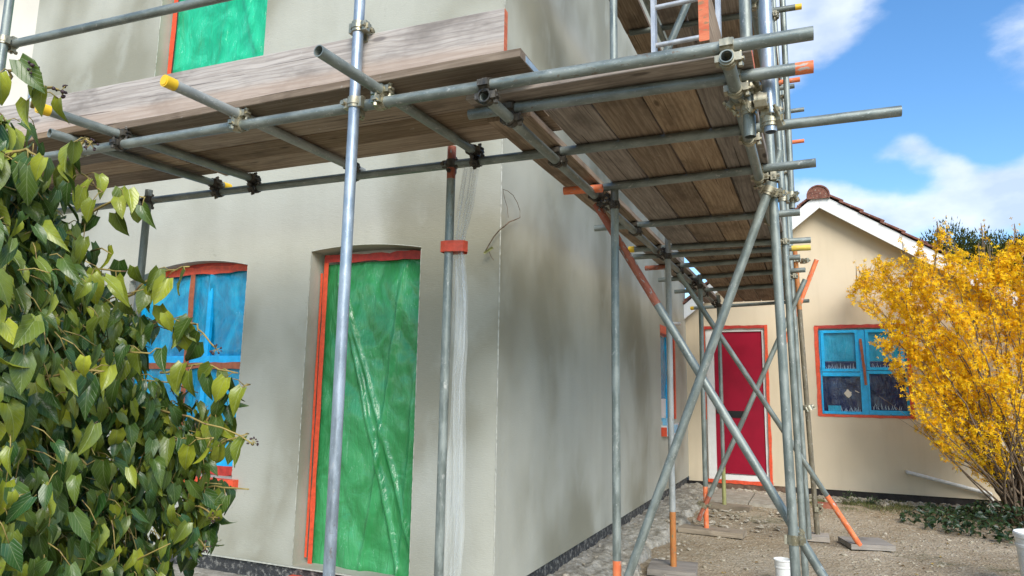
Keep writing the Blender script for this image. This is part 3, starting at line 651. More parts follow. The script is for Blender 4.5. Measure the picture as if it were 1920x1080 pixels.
# bargeboards
def barge(p_in, p_out, wdn, y):
    mb = MB(); (x0, z0), (x1, z1) = p_in, p_out; th = .03
    vs = []
    for yy in (y, y+th):
        vs += [(x0, yy, z0), (x1, yy, z1), (x1, yy, z1-wdn), (x0, yy, z0-wdn)]
    mb.add(vs, [(0, 1, 2, 3), (7, 6, 5, 4), (0, 4, 5, 1), (1, 5, 6, 2), (2, 6, 7, 3), (3, 7, 4, 0)]); return mb.build('bargeboard', 'barge', bu)
sR = (4.259-3.011)/(1.96-.149); sL = .80
barge((.149, 4.259), (3.95, 4.259-sR*(3.95-.149)), .215, BY-.2); barge((.147, 4.259), (-1.80, 4.259-sL*(1.80+.147)), .215, BY-.2)
mb = MB(); mb.add([(.149, BY-.17, 4.235), (3.95, BY-.17, 4.235-sR*3.801), (3.95, BY, 4.235-sR*3.801), (.149, BY, 4.235)], [(0, 1, 2, 3)])
mb.add([(.149, BY-.17, 4.235), (-1.80, BY-.17, 4.235-sL*1.949), (-1.80, BY, 4.235-sL*1.949), (.149, BY, 4.235)], [(0, 1, 2, 3)]); mb.build('soffit', 'barge', bu)
# roof tiles: stepped courses running up each slope
mb = MB()
def slope_tiles(x_top, z_top, sl, x_end, sgn):
    L_ = abs(x_end-x_top)/math.cos(math.atan(sl)); n = int(L_/.30); ux = sgn*math.cos(math.atan(sl)); uz = -math.sin(math.atan(sl)); nxx, nzz = -uz*sgn*1.0, abs(ux)
    nxv = Vector((math.sin(math.atan(sl))*sgn, 0, math.cos(math.atan(sl))))
    for k in range(n+1):
        for c in range(28):
            yy = BY-.235+c*.30
            a = Vector((x_top, yy, z_top))+Vector((ux, 0, uz))*(k*.30); b = a+Vector((ux, 0, uz))*.34
            j = rng.uniform(-.004, .004)
            vs = [a+nxv*.010, b+nxv*(.034+j), b+nxv*(.058+j), a+nxv*.034]
            w_ = Vector((0, .296, 0))
            mb.add([*vs, *[v+w_ for v in vs]], [(0, 1, 2, 3), (7, 6, 5, 4), (0, 4, 5, 1), (1, 5, 6, 2), (2, 6, 7, 3), (3, 7, 4, 0)])
slope_tiles(.149, 4.262, sR, 3.95, 1); slope_tiles(.149, 4.262, sL, -1.75, -1)
rf = mb.build('roof', 'roof', bu)
mb = MB()
for c in range(20):
    y0_ = BY-.25+c*.44; n = 14; vs = []; r = .155+.006*(c % 2)
    for yy, rr_ in ((y0_, r), (y0_+.45, r-.012)):
        for i in range(n+1):
            a = R_(-20)+R_(220)*i/n; vs.append((.139+rr_*math.cos(a), yy, 4.215+rr_*math.sin(a)))
        for i in range(n+1):
            a = R_(-20)+R_(220)*i/n; vs.append((.139+(rr_-.02)*math.cos(a), yy, 4.215+(rr_-.02)*math.sin(a)))
    k = n+1; fs = []
    for i in range(n): fs += [(i, i+1, 2*k+i+1, 2*k+i), (k+i, 3*k+i, 3*k+i+1, k+i+1), (i, k+i, k+i+1, i+1)]
    mb.add(vs, fs)
    if c == 0:
        o = mb.add([(.139+(r-.02)*math.cos(R_(-20)+R_(220)*i/n), y0_+.012, 4.215+(r-.02)*math.sin(R_(-20)+R_(220)*i/n)) for i in range(n+1)], [tuple(range(n+1))])
mb.build('ridge_tiles', 'roof', bu, smooth=50)
# red door
mb = MB(); y = BY+.03
mb.bb(-1.52, -1.405, y, y+.06, .125, 2.36); mb.bb(-.715, -.668, y, y+.06, .125, 2.36); mb.bb(-1.405, -.715, y, y+.06, 2.305, 2.36); mb.bb(-1.405, -.715, y-.015, y+.06, .125, .215)
mb.bb(-1.54, -.64, BY+.08, BY+.10, .105, 2.38)
dd = mb.build('door', 'white', bu); dd['label'] = 'crimson front door in a white frame edged with orange-red tape'
mb = MB(); mb.bb(-1.403, -.717, y+.022, y+.058, .235, 2.303); 
for zz in (.26,): mb.bb(-1.40, -.72, y+.008, y+.0215, zz-.03, zz)
mb.build('door_leaf', 'door_red', dd)
mb = MB(); a = P(1363, 770, y=y+.01); b = P(1401, 784, y=y+.01); mb.bb(a.x, b.x, y+.010, y+.021, b.z, a.z); mb.bb(a.x+.02, b.x-.02, y+.006, y+.0095, b.z+.02, a.z-.02); mb.build('letter_slot', 'black', dd)
mb = MB(); mb.bb(-1.392, -1.352, y+.012, y+.021, 1.09, 1.33); mb.cyl((-1.372, y-.03, 1.22), (-1.372, y+.012, 1.22), .010, n=8); mb.cyl((-1.378, y-.03, 1.22), (-1.27, y-.03, 1.22), .009, n=8); mb.build('handle', 'black', dd)
mb = MB(); mb.cyl((-1.06, y+.012, 1.85), (-1.06, y+.0215, 1.85), .014, n=12); mb.build('spyhole', 'black', dd)
tape = MB(); ty = BY-.0035
tape_strip(tape, (-1.555, 2.372), (-.63, 2.372), .045, ty, 1); tape_strip(tape, (-.652, .10), (-.652, 2.39), .042, ty-.0045, 0); tape_strip(tape, (-1.542, 1.0), (-1.542, 2.39), .034, ty-.004, 0)
tape_strip(tape, (-1.53, .118), (-.63, .118), .05, ty-.003, 0)
tape.build('masking_tape', ['tape', 'tape_dark'], dd)
# blue window
mb = MB(); mb.bb(.006, 1.17, BY+.07, BY+.10, 1.102, 2.35); wb = mb.build('window', 'white', bu); wb['label'] = 'window covered in blue film with orange-red tape around it'
y = BY+.03
mb = MB()
X0, X1, XM = .055, 1.135, .565
def rect(x0, x1, z0, z1, t, ya, yb):
    mb.bb(x0, x0+t, ya, yb, z0, z1); mb.bb(x1-t, x1, ya, yb, z0, z1); mb.bb(x0+t, x1-t, ya, yb, z1-t, z1); mb.bb(x0+t, x1-t, ya, yb, z0, z0+t)
ZM = 1.685
mb.bb(X0, X0+.02, y, y+.04, 1.13, 2.30); mb.bb(X1-.03, X1, y, y+.04, 1.13, 2.30); mb.bb(XM-.01, XM+.075, y-.004, y+.04, 1.13, 2.30)
rect(X0+.022, XM-.012, ZM+.03, 2.298, .040, y-.02, y+.03); rect(XM+.077, X1-.032, ZM+.05, 2.298, .040, y-.02, y+.03)
mb.bb(X0+.022, XM-.012, y-.012, y+.03, ZM-.035, ZM+.020); mb.bb(XM+.077, X1-.032, y-.010, y+.03, ZM+.0, ZM+.045)
mb.bb(X0+.022, XM-.012, y-.010, y+.03, 1.13, 1.165); mb.bb(XM+.077, X1-.032, y-.010, y+.03, 1.13, 1.19); mb.bb(XM+.077, XM+.10, y-.008, y+.03, 1.19, ZM)
mb.build('sash_frame', 'blue_tape', wb)
film_sheet('masking_film', X0+.05, XM-.04, 1.86, 2.27, y+.022, 'film_teal', wb, .004, n=14, seed=41)
film_sheet('masking_film', X0+.05, XM-.04, 1.745, 1.857, y+.022, 'film_navy', wb, .006, n=24, seed=42)
film_sheet('masking_film', XM+.10, X1-.06, 1.86, 2.27, y+.022, 'film_teal', wb, .004, n=14, seed=43)
film_sheet('masking_film', XM+.10, X1-.06, 1.755, 1.857, y+.022, 'film_navy', wb, .006, n=24, seed=44)
film_sheet('masking_film', X0+.022, XM-.012, 1.16, ZM-.03, y+.026, 'film_navy', wb, .008, n=26, seed=45)
film_sheet('masking_film', XM+.09, X1-.032, 1.185, ZM+.005, y+.026, 'film_navy', wb, .008, n=26, seed=46)
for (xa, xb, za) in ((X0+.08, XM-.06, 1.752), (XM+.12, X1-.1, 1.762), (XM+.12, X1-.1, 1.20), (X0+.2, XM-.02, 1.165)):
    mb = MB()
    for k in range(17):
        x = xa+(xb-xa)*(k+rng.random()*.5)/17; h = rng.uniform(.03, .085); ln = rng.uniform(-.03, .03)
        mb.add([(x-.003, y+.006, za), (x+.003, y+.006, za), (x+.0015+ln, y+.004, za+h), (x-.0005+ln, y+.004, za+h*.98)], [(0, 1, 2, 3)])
    mb.build('crease_glints', 'glint', wb)  # thin pale slivers drawn as highlights on the gathered film
mb = MB(); a = P(1590, 738, y=y+.004); n = 14
mb.add([(a.x+.042*math.cos(i*2*math.pi/n)*(1+.25*math.sin(i*2.1)), y+.003, a.z+.052*math.sin(i*2*math.pi/n)*(1+.2*math.cos(i*1.7))) for i in range(n)], [tuple(range(n))])
a = P(1606, 734, y=y+.004); mb.add([(a.x-.02, y+.003, a.z+.018), (a.x+.035, y+.003, a.z-.012), (a.x+.03, y+.003, a.z-.022), (a.x-.015, y+.003, a.z+.002)], [(0, 1, 2, 3)]); mb.build('torn_patch', 'pale', wb)
mb = MB(); a = P(1553, 760, y=y); mb.bb(a.x, a.x+.16, y+.002, y+.012, 1.166, a.z+.0); mb.build('ledge_object', 'film_teal', wb)
tape = MB(); tape_strip(tape, (0, 2.345), (1.18, 2.345), .048, ty, 1); tape_strip(tape, (.022, 1.10), (.022, 2.35), .05, ty-.004, 0); tape_strip(tape, (0, 1.105), (1.19, 1.105), .034, ty-.003, 0)
tape_strip(tape, (1.155, 1.10), (1.155, 2.35), .05, ty-.004, 0)
a = P(1613, 635, y=BY-.01); b = P(1624, 722, y=BY-.01); tape_strip(tape, (a.x, a.z), (b.x, b.z), .036, BY-.002, 2)
tape.build('masking_tape', ['tape', 'tape_dark', 'tape_brown'], wb)
# waste pipe
mb = MB(); a = Vector((1.048, BY-.055, .392)); b = Vector((1.925, BY-.055, .185)); mb.cyl(a, b, .025, n=14); mb.cyl(b-(b-a).normalized()*.02, b+Vector((.02, 0, -.01)), .031, n=14)
mb.cyl(b+Vector((.015, 0, .01)), b+Vector((.03, 0, -.16)), .022, n=14); mb.cyl(a, a+Vector((-.012, .055, .004)), .022, n=12); mb.cyl(a-Vector((.014, 0, 0)), a+(b-a).normalized()*.02, .026, n=14)
mb.build('waste_pipe', 'pipe', bu, smooth=40)

# ------------------------------------------------------------------ scaffold
sca = thing('scaffold', 'galvanised tube and coupler scaffold wrapped round the front and side of the house', 'scaffold', (-1.8, 2.33, 0))
ZL = 2.60
X = Vector((1, 0, 0)); Y = Vector((0, 1, 0)); Z = Vector((0, 0, 1))
# standards: vertical tubes
def std(x, y, z0, z1, mat='galv', paints=(), **k): return tube('standard', (x, y, z0), (x, y, z1), mat, sca, paints, **k)
std(-1.80, 2.31, .04, 6.2, 'galv_bright')
std(-4.34, 2.24, .04, 6.2, 'galv')
std(-1.795, 3.18, .04, 2.70, 'galv', ((0.93, 1., 'rustred'),))
std(-4.08, 3.09, .04, 2.67, 'galv_dark')
std(-5.35, 3.0, 0, 3.6, 'galv_bright')
I1 = (-1.075, 3.93); I2 = (-1.082, 5.60); I3 = (-1.08, 7.32); I4 = (-1.10, 8.95)
std(*I1, .03, 5.6, 'galv', ((0, .072, 'orange'),)); std(*I2, .03, 2.66, 'galv_white', ((0, .16, 'orange_brown'),)); std(*I3, .03, 2.62, 'galv', ((0, .16, 'orange'),)); std(*I4, .03, 2.62, 'galv', ((0, .2, 'olive'),))
tube('standard', (-.135, 3.90, 0), (-.250, 3.90, 7.2), 'galv', sca); tube('standard', (-.138, 5.62, 0), (-.236, 5.62, 6.2), 'galv', sca); tube('standard', (-.136, 7.30, .03), (-.245, 7.30, 6.0), 'galv', sca)
sx1 = lambda z: -.135-.016*z
tube('standard', (-.063, 7.52, .03), (-.147, 7.52, 2.86), 'rust', sca, ((.78, 1., 'orange_brown'),), label='brown standard with a rusty orange top')
tube('standard', (-.185, 9.0, .03), (-.235, 9.0, 5.6), 'galv', sca)
std(-.200, 2.77, 2.385, 5.6, 'galv'); std(-.121, 2.745, 2.385, 5.6, 'galv_bright')
std(-.118, 5.80, 2.86, 5.4, 'galv')
# ledgers / transoms from their picture ends on the lift's plane
def tz(name, a, b, z, mat='galv', paints=(), ext=(0, 0), label=None):
    p = P(*a, z=z); q = P(*b, z=z); d = (q-p).normalized(); p -= d*ext[0]; q += d*ext[1]
    return p, q, tube(name, p, q, mat, sca, paints, label=label)
o_a, o_b, _ = tz('ledger', (310, 258), (1525, 62), ZL, 'galv', ext=(2.0, 0))
i_a, i_b, _ = tz('ledger', (500, 350), (1690, 208), ZL, 'galv', ext=(2.4, 0))
tA, tB, _ = tz('transom', (880, 215), (1525, 125), ZL, 'galv', ((.955, 1., 'orange'),))
t3a, t3b, _ = tz('transom', (1128, 352), (1530, 305), ZL, 'galv', ext=(0, 0))
ta, tb, _ = tz('transom', (1057, 358), (1130, 353), ZL-.03, 'orange', label='orange painted transom end')
t4a, t4b, _ = tz('transom', (1115, 428), (1500, 398), ZL)
t5a, t5b, _ = tz('transom', (1180, 468), (1520, 450), ZL); cap(t5a, t5a-t5b, _)
tz('transom', (1187, 482), (1520, 464), ZL-.02, 'galv', ((.9, 1., 'yellowpaint'),))
t6a, t6b, _ = tz('transom', (1210, 503), (1500, 482), ZL, 'galv', ((0, .18, 'rustred'),))
t7a, t7b, _ = tz('transom', (1235, 525), (1510, 506), ZL)
t8a, t8b, _ = tz('transom', (1265, 547), (1500, 533), ZL)
t9a, t9b, _ = tz('transom', (1296, 578), (1517, 564), ZL); cap(t9a, t9a-t9b, _)
LI = (-1.185, -.240)
ZS = 2.55
li = tube('ledger', (LI[0], 2.36, ZS), (LI[0], 10.1, ZS), 'galv', sca); lo = tube('ledger', (LI[1], 2.375, ZS), (LI[1]-.005, 10.2, ZS), 'galv', sca)
T1 = tz('transom', (597, 95), (900, 290), 2.652, 'galv', ext=(0, .0)); T2 = tz('transom', (310, 152), (680, 322), 2.652, 'galv_white'); T3 = tz('transom', (73, 202), (485, 339), 2.652); T4 = tz('transom', (93, 249), (429, 352), 2.652)
for t, e in ((T2, 0), (T3, 0), (T4, 1)): cap(t[e], t[e]-t[1-e], t[2])
T5 = (Vector((-4.75, 1.95, 2.652)), Vector((-4.70, 3.1, 2.652))); tt = tube('transom', *T5, 'galv', sca); cap(T5[0], T5[0]-T5[1], tt)
# guard rails
g0 = P(395, 0, y=2.36); g1 = P(0, 88, y=2.28); dd_ = (g1-g0).normalized(); G = tube('guard_rail', g0-dd_*3.0, g1+dd_*1.2, 'galv', sca)
tube('guard_rail', (-.235, 3.0, 3.62), (-.235, 10.1, 3.62), 'galv', sca)
tube('guard_rail', (-.235, 3.0, 4.1), (-.235, 10.1, 4.1), 'galv_dark', sca)
# braces
def br(a, b, y, mat='galv', paints=(), ext=(0, 0), label=None):
    p = P(*a, y=y); q = P(*b, y=y); d = (q-p).normalized(); return tube('brace', p-d*ext[0], q+d*ext[1], mat, sca, paints, label=label)
br((1125, 395), (1470, 960), 3.985, 'galv', ((0, .28, 'rustred'),), ext=(.05, .62), label='brace with a red oxide upper end')
br((1443, 352), (1180, 1075), 3.835, 'galv', ext=(.03, .3))
b4a = P(1476, 600, y=7.28); b4b = P(1310, 975, y=7.28); tube('brace', b4a+(b4a-b4b)*.2, b4b, 'galv', sca, ((.9, 1., 'rustred'),))
rf0 = P(1272, 512, z=2.47); rf1 = P(1612, 1022, z=.035); tube('brace', rf0, rf1, 'galv', sca, ((.82, 1., 'orange'),), label='long raking brace with an orange foot')
ob0 = P(1531, 487, y=8.0); ob1 = P(1503, 560, y=8.0); tube('brace', ob0, ob1+(ob1-ob0)*1.2, 'orange', sca, label='short orange brace behind the brown standard')
b5 = P(1462, 283, y=4.02); b6 = P(1432, 385, y=4.02); tube('brace', b5, b6, 'galv', sca)
bx0 = Vector((-.12, 3.95, 2.7)); 
# upper lift
ZU = 4.50
ups = []
for a, b, mt, pn in (((1180, 62), (1503, 12), 'galv_dark', ((.965, 1., 'yellow'),)), ):
    p = P(*a, z=ZU); q = P(*b, z=ZU); ups.append(tube('transom', p, q, mt, sca, pn))
for y_, x1, mt in ((4.6, .05, 'galv'), (7.04, -.015, 'orange'), (7.18, -.07, 'galv'), (7.84, .01, 'galv'), (8.86, -.006, 'orange')): tube('transom', (-1.35, y_, ZU), (x1, y_, ZU), mt, sca)
tube('ledger', (-1.10, 3.6, ZU-.052), (-1.10, 9.6, ZU-.052), 'galv', sca); tube('ledger', (-.235, 2.9, ZU-.052), (-.235, 9.6, ZU-.052), 'galv', sca)
p = P(1293, -4, y=4.25); q = P(1248, 100, y=4.25); tube('brace', p+(p-q)*1.5, q+(q-p)*1.3, 'galv', sca)
# couplers
def line_at(p, q, **k):
    a, v = list(k.items())[0]; i = 'xyz'.index(a); return p+(q-p)*((v-p[i])/(q[i]-p[i]))
def cp(pa, da, pb, db, dark=False, bolt=None): return coupler(pa, da, pb, db, sca, dark, bolt)
q = line_at(o_a, o_b, x=-1.80); cp(Vector((-1.80, 2.31, ZL)), Z, q, X)
cp(Vector((-1.80, 2.31, 2.955)), Z, Vector((-1.80, 2.36, 2.955)), X, bolt=X)
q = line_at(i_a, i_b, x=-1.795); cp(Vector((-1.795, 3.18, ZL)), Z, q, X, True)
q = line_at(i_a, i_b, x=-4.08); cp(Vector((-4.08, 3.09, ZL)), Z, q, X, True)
gq = line_at(g0, g1, x=-4.34); cp(Vector((-4.34, 2.24, gq.z)), Z, gq, X)
for t in (T1, T2, T3, T4):
    d = t[1]-t[0]
    # crossing with outer ledger and inner ledger
    a = line_at(t[0], t[1], y=2.36 if t is T1 else 2.31); xo = a.x; q = line_at(o_a, o_b, x=xo); a = line_at(t[0], t[1], y=q.y)
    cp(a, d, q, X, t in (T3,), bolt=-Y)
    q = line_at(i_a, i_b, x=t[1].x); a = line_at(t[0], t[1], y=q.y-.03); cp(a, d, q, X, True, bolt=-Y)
for xx in LI:
    for (pp, qq) in ((o_a, o_b), (tA, tB), (i_a, i_b), (t3a, t3b), (t4a, t4b), (t5a, t5b), (t6a, t6b), (t7a, t7b), (t8a, t8b), (t9a, t9b)):
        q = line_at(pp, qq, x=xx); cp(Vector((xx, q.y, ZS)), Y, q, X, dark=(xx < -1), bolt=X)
for (x, y), xx in ((I1, LI[0]), (I2, LI[0]), (I3, LI[0]), (I4, LI[0])): cp(Vector((x, y, ZS-.06)), Z, Vector((xx+.05, y, ZS-.02)), Y, True)
for x, y in ((-.165, 3.90), (-.175, 5.62), (-.155, 7.30)):
    cp(Vector((x, y, ZS)), Z, Vector((LI[1], y, ZS)), Y); cp(Vector((x, y, 3.62)), Z, Vector((-.235, y, 3.62)), Y); cp(Vector((x, y, ZU-.05)), Z, Vector((-.235, y, ZU-.05)), Y)
cp(Vector((-.200, 2.77, 2.50)), Z, Vector((-.24, 2.77, 2.55)), Y); cp(Vector((-.200, 2.77, 2.58)), Z, Vector((-.22, 2.70, 2.60)), X)
cp(Vector((-.121, 2.745, 2.43)), Z, Vector((-.15, 2.70, 2.50)), X)
cp(Vector((-.200, 2.77, 3.1)), Z, Vector((-.24, 2.8, 3.1)), Y); cp(Vector((-.118, 5.8, 2.93)), Z, Vector((-.16, 5.7, 2.93)), X); cp(Vector((-.175, 5.62, 2.9)), Z, Vector((-.118, 5.72, 2.95)), Z)
k = P(1490, 1012, y=3.90); cp(Vector((sx1(k.z), 3.90, k.z)), Z, Vector((sx1(k.z), 3.985, k.z)), Vector((.5, 0, -.8)), bolt=X)
k = P(1452, 358, y=3.9); cp(Vector((-.165, 3.90, 2.46)), Z, Vector((-.19, 3.835, 2.46)), Vector((.5, 0, 1)), bolt=X)
cp(Vector((I3[0], I3[1], .27)), Z, Vector((I3[0]-.02, I3[1]-.04, .27)), Vector((.4, 0, .9)))
cp(Vector((-.063, 7.52, .28)), Z, Vector((-.03, 7.52, .28)), Y); cp(Vector((-.063, 7.52, 2.74)), Z, Vector((-.155, 7.42, 2.74)), Z)
cp(Vector((-.165, 9.3, 2.5)), Z, Vector((-.24, 9.3, 2.5)), Y)
cp(Vector((-.12, 7.4, 1.25)), Z, Vector((-.08, 7.35, 1.25)), Vector((.3, 0, -.7)))
# toe boards
def toe(p0, p1, z0, mat, red=(), label=None):
    p0 = Vector(p0); p1 = Vector(p1); c = Vector((0, 0, z0+.112))
    x = (p1-p0).normalized(); ob = board('toe_board', p0+c, p1+c, Z, wd=.224, th=.038, mat=mat, red=red, parent=sca, seed=9)
    if label: ob['label'] = label
    return ob
tq0 = P(130, 245, z=2.72); tq1 = P(943, 108, z=2.72); d_ = (tq1-tq0).normalized()
toe((tq0-d_*1.6).to_2d().to_3d()+Vector((0, .04, 0)), tq1.to_2d().to_3d()+Vector((0, .04, 0)), 2.719, 'wood_grey', red=(1,), label='long grey weathered toe board with an orange painted end')
toe((-.345, 2.46, 0), (-.345, 6.3, 0), 2.668, 'wood', red=(0,)); toe((-.345, 6.32, 0), (-.345, 9.9, 0), 2.668, 'wood')
toe((-.345, 4.2, 0), (-.345, 9.0, 0), ZU+.07, 'wood')

# ------------------------------------------------------------------ scaffold boards (lie loose on the tubes)
GB = 'boards of the scaffold decks'
def deck_board(p0, p1, wdir, label, **k):
    ob = board('scaffold_board', p0, p1, wdir, **k); return tag(ob, label, 'board', GB)
ordn = ['outermost', 'second', 'third', 'innermost']
e0 = P(985, 118, z=2.679); e1 = P(232, 247, z=2.679); sl_ = .053
for k in range(4):
    for seg, (xa, xb) in enumerate(((-3.37, -1.025 if k == 0 else -1.13), (-5.6, -3.385))):
        yy = lambda x: e0.y+(x-e0.x)*sl_+.102+k*.205
        side = 'right-hand' if seg == 0 else 'left-hand'
        where = {0: 'at the outer edge under the toe board', 1: 'behind the outermost one', 2: 'in front of the innermost one', 3: 'nearest the house wall'}[k]
        lb = f'{side} board of the front scaffold deck lying {where}'
        deck_board((xa, yy(xa), 2.679+(.002*k)), (xb, yy(xb), 2.679+(.002*k)), (0, 1, 0), lb, wd=.197, seed=k*7+seg, band=((1,) if (k == 0 and seg == 0) else (1, ) if k == 0 else ()))
pe = P(1412, 132, z=2.628)
deck_board((-1.36, 2.625, 2.628), (-.168, 2.645, 2.628), (0, 1, 0), 'short board with a red end lying crosswise at the corner of the scaffold decks', wd=.215, red=(1,), seed=40)
names = ['beside the gap on the wall side', 'second from the gap', 'third from the gap', 'along the outer edge by the standards']
for seg, (ya, yb) in enumerate(((2.760, 5.985), (6.0, 9.72))):
    for k in range(4):
        xx = -1.085+.1125+k*.225
        deck_board((xx, ya, 2.627), (xx, yb, 2.627), (1, 0, 0), f'{"near" if seg == 0 else "far"} board of the side walkway, {names[k]}', wd=.217, seed=60+seg*9+k, red=((0,) if k == 3 and seg == 0 else ()))
    deck_board((-1.27, ya+.02, 2.627), (-1.27, yb, 2.627), (1, 0, 0), f'{"near" if seg == 0 else "far"} inside board between the side walkway and the house wall', wd=.222, seed=80+seg)
for k in range(5):
    xx = [-1.30, -.98, -.755, -.53, -.305][k]; 
    nm = ['beside the wall', 'next to the ladder', 'second from the ladder', 'third from the ladder', 'at the outer edge'][k]
    deck_board((xx, 4.05, ZU+.028), (xx, 5.58, ZU+.028), (1, 0, 0), f'near board of the upper lift seen from below, {nm}', wd=.217, seed=90+k)
    deck_board((xx, 5.59, ZU+.028), (xx, 9.4, ZU+.028), (1, 0, 0), f'far board of the upper lift seen from below, {nm}', wd=.217, seed=96+k)

# ladder on the side walkway
la = thing('ladder', 'silver aluminium ladder rising from the side walkway to the upper lift', 'ladder', (-.62, 3.92, 2.67))
lt = P(1236, 0, y=3.95); lb_ = P(1227, 97, y=3.95)
for xs_ in (0, .385):
    mb = MB(); mb.box((lb_.x+xs_, 3.95, 4.2), (.026, .062, 3.0)); mb.build('stile', 'alu', la, origin=(lb_.x+xs_, 3.95, 2.7))
zr = P(1238, 84, y=3.95).z
for k in range(-3, 8):
    mb = MB(); z_ = zr+k*.252; mb.cyl((lb_.x+.013, 3.95, z_), (lb_.x+.372, 3.95, z_), .0155, n=10); mb.build('rung', 'alu', la, smooth=40, origin=(lb_.x, 3.95, z_))

# sole boards under the standards
def pad(cx_, cy_, sx, sy, rot, label, h=.045):
    m4 = Matrix.Translation((cx_, cy_, 0)) @ Matrix.Rotation(rot, 4, 'Z'); mb = MB(); r = random.Random(int(cx_*100)); n = 6
    mb.box((0, 0, h/2-.002), (sx, sy, h)); mb.v = [tuple(m4 @ (Vector(v)+Vector((r.uniform(-.006, .006), r.uniform(-.006, .006), 0)))) for v in mb.v]
    ob = mb.build('sole_board', 'wood_pad', None, M4=m4); return tag(ob, label, 'sole board', 'timber sole boards under the standards')
pad(-1.09, 5.62, .36, .34, .12, 'square dusty sole board under the plaster-splashed inner standard')
pad(-1.02, 7.30, .62, .24, -.05, 'long narrow sole board under the inner standard with the orange foot')
pad(-1.06, 8.95, .52, .28, -.05, 'sole board at the edge of the paving under the farthest inner standard')
pad(-.095, 7.50, .27, .24, .05, 'small sole board under the brown standard')
pad(.345, 7.40, .38, .36, .30, 'square sole board under the orange foot of the raking brace')
pad(-.165, 3.90, .4, .24, 0, 'sole board under the nearest outer standard by the white tub')
mb = MB(); mb.box((.045, 9.62, .03), (.21, .10, .065), mat=Matrix.Rotation(.1, 3, 'Z')); ob = mb.build('brick', 'brickred', None, origin=(.045, 9.62, 0)); tag(ob, 'red brick lying on the soil near the bungalow', 'brick')

# clear polythene tied to the inner standard
sh = MB(); base = Vector((-1.795, 3.18, 0)); n = 20; rows = 70
def sheet_px(t):   # left edge, right edge in the picture against height in the picture
    y = 312+(1110-312)*t
    ks = [(312, 868, 898), (380, 858, 888), (440, 850, 873), (463, 848, 869), (480, 848, 872), (560, 849, 877), (650, 847, 875), (720, 846, 867), (800, 842, 866), (900, 838, 866), (1000, 834, 864), (1110, 832, 858)]
    for a, b in zip(ks, ks[1:]):
        if a[0] <= y <= b[0]: f = (y-a[0])/(b[0]-a[0]); return y, a[1]+(b[1]-a[1])*f, a[2]+(b[2]-a[2])*f
    return y, ks[-1][1], ks[-1][2]
for j in range(rows+1):
    y, l, r_ = sheet_px(j/rows); a = P(l, y, y=3.20); b = P(r_, y, y=3.20)
    for i in range(n+1):
        t = i/n; p = a.lerp(b, t); dy = .018*math.sin(t*17+j*.05+noise.noise(Vector((t*3, j*.06, 0)))*3)+.02*noise.noise(Vector((t*4, j*.09, 5)))
        sh.v.append((p.x, p.y+dy-.005, p.z)); sh.tone.append(0)
for j in range(rows):
    for i in range(n): sh.f.append((j*(n+1)+i, j*(n+1)+i+1, (j+1)*(n+1)+i+1, (j+1)*(n+1)+i)); sh.mi.append(0)
o2 = len(sh.v); 
for j in range(rows+1):
    for i in range(n+1):
        v = sh.v[j*(n+1)+i]; t = i/n; sh.v.append((v[0]-.004, v[1]+.03+.012*math.sin(t*11+j*.08), v[2])); sh.tone.append(0)
for j in range(rows):
    for i in range(n): sh.f.append((o2+j*(n+1)+i, o2+j*(n+1)+i+1, o2+(j+1)*(n+1)+i+1, o2+(j+1)*(n+1)+i)); sh.mi.append(0)
ps = sh.build('plastic_sheet', 'clear', None, smooth=180); tag(ps, 'clear polythene sheet gathered down the standard in front of the house corner', 'plastic sheet')
mb = MB(); z_ = P(850, 463, y=3.18).z; 
pts = [(-1.830, 3.15), (-1.80, 3.142), (-1.75, 3.150), (-1.70, 3.165), (-1.690, 3.20), (-1.72, 3.25), (-1.80, 3.235), (-1.832, 3.20)]; k = len(pts)
mb.add([(a, b, z_-.03) for a, b in pts]+[(a, b, z_+.03) for a, b in pts], [(i, (i+1) % k, k+(i+1) % k, k+i) for i in range(k)]); mb.build('tape_band', 'tape', ps)

# ------------------------------------------------------------------ tubs
def lathe(mb, c, prof, n=32, mi=0):
    vs = []; k = len(prof)
    for r, z in prof:
        for i in range(n): a = 2*math.pi*i/n; vs.append((c[0]+r*math.cos(a), c[1]+r*math.sin(a), c[2]+z))
    mb.add(vs, [(j*n+i, j*n+(i+1) % n, (j+1)*n+(i+1) % n, (j+1)*n+i) for j in range(k-1) for i in range(n)], mi)
c0 = P(1467, 1052, z=.17); mb = MB(); lathe(mb, (c0.x, c0.y, 0), [(.0, .003), (.048, .003), (.050, .01), (.052, .12), (.056, .125), (.056, .135), (.053, .137), (.056, .150), (.058, .172), (.063, .176), (.063, .184), (.058, .186), (.054, .176), (.048, .02), (0, .018)])
tb_ = mb.build('tub', 'bucket', None, smooth=35, origin=(c0.x, c0.y, 0)); tag(tb_, 'small white plastic tub standing on the soil beside the outer standard', 'tub')
bk = P(1945, 996, z=.42); mb = MB(); lathe(mb, (bk.x, bk.y, 0), [(0, .004), (.115, .004), (.118, .02), (.135, .30), (.142, .305), (.143, .325), (.137, .33), (.142, .37), (.150, .375), (.151, .40), (.144, .41), (.138, .40), (.115, .03), (0, .028)], 40)
bo = mb.build('bucket', 'bucket', None, smooth=35, origin=(bk.x, bk.y, 0)); tag(bo, 'large white plastic bucket at the right edge with a grey bag hanging over it', 'bucket')
mb = MB(); n = 26; rr = random.Random(4); vs = []
for j in range(9):
    for i in range(n):
        a = R_(248)+R_(150)*i/(n-1); z = .29-j*.028-.05*math.sin(i*.3); r = .142+.018*math.sin(j*.5)+.008*noise.noise(Vector((i*.5, j*.7, 1))); vs.append((bk.x+r*math.cos(a), bk.y+r*math.sin(a), z))
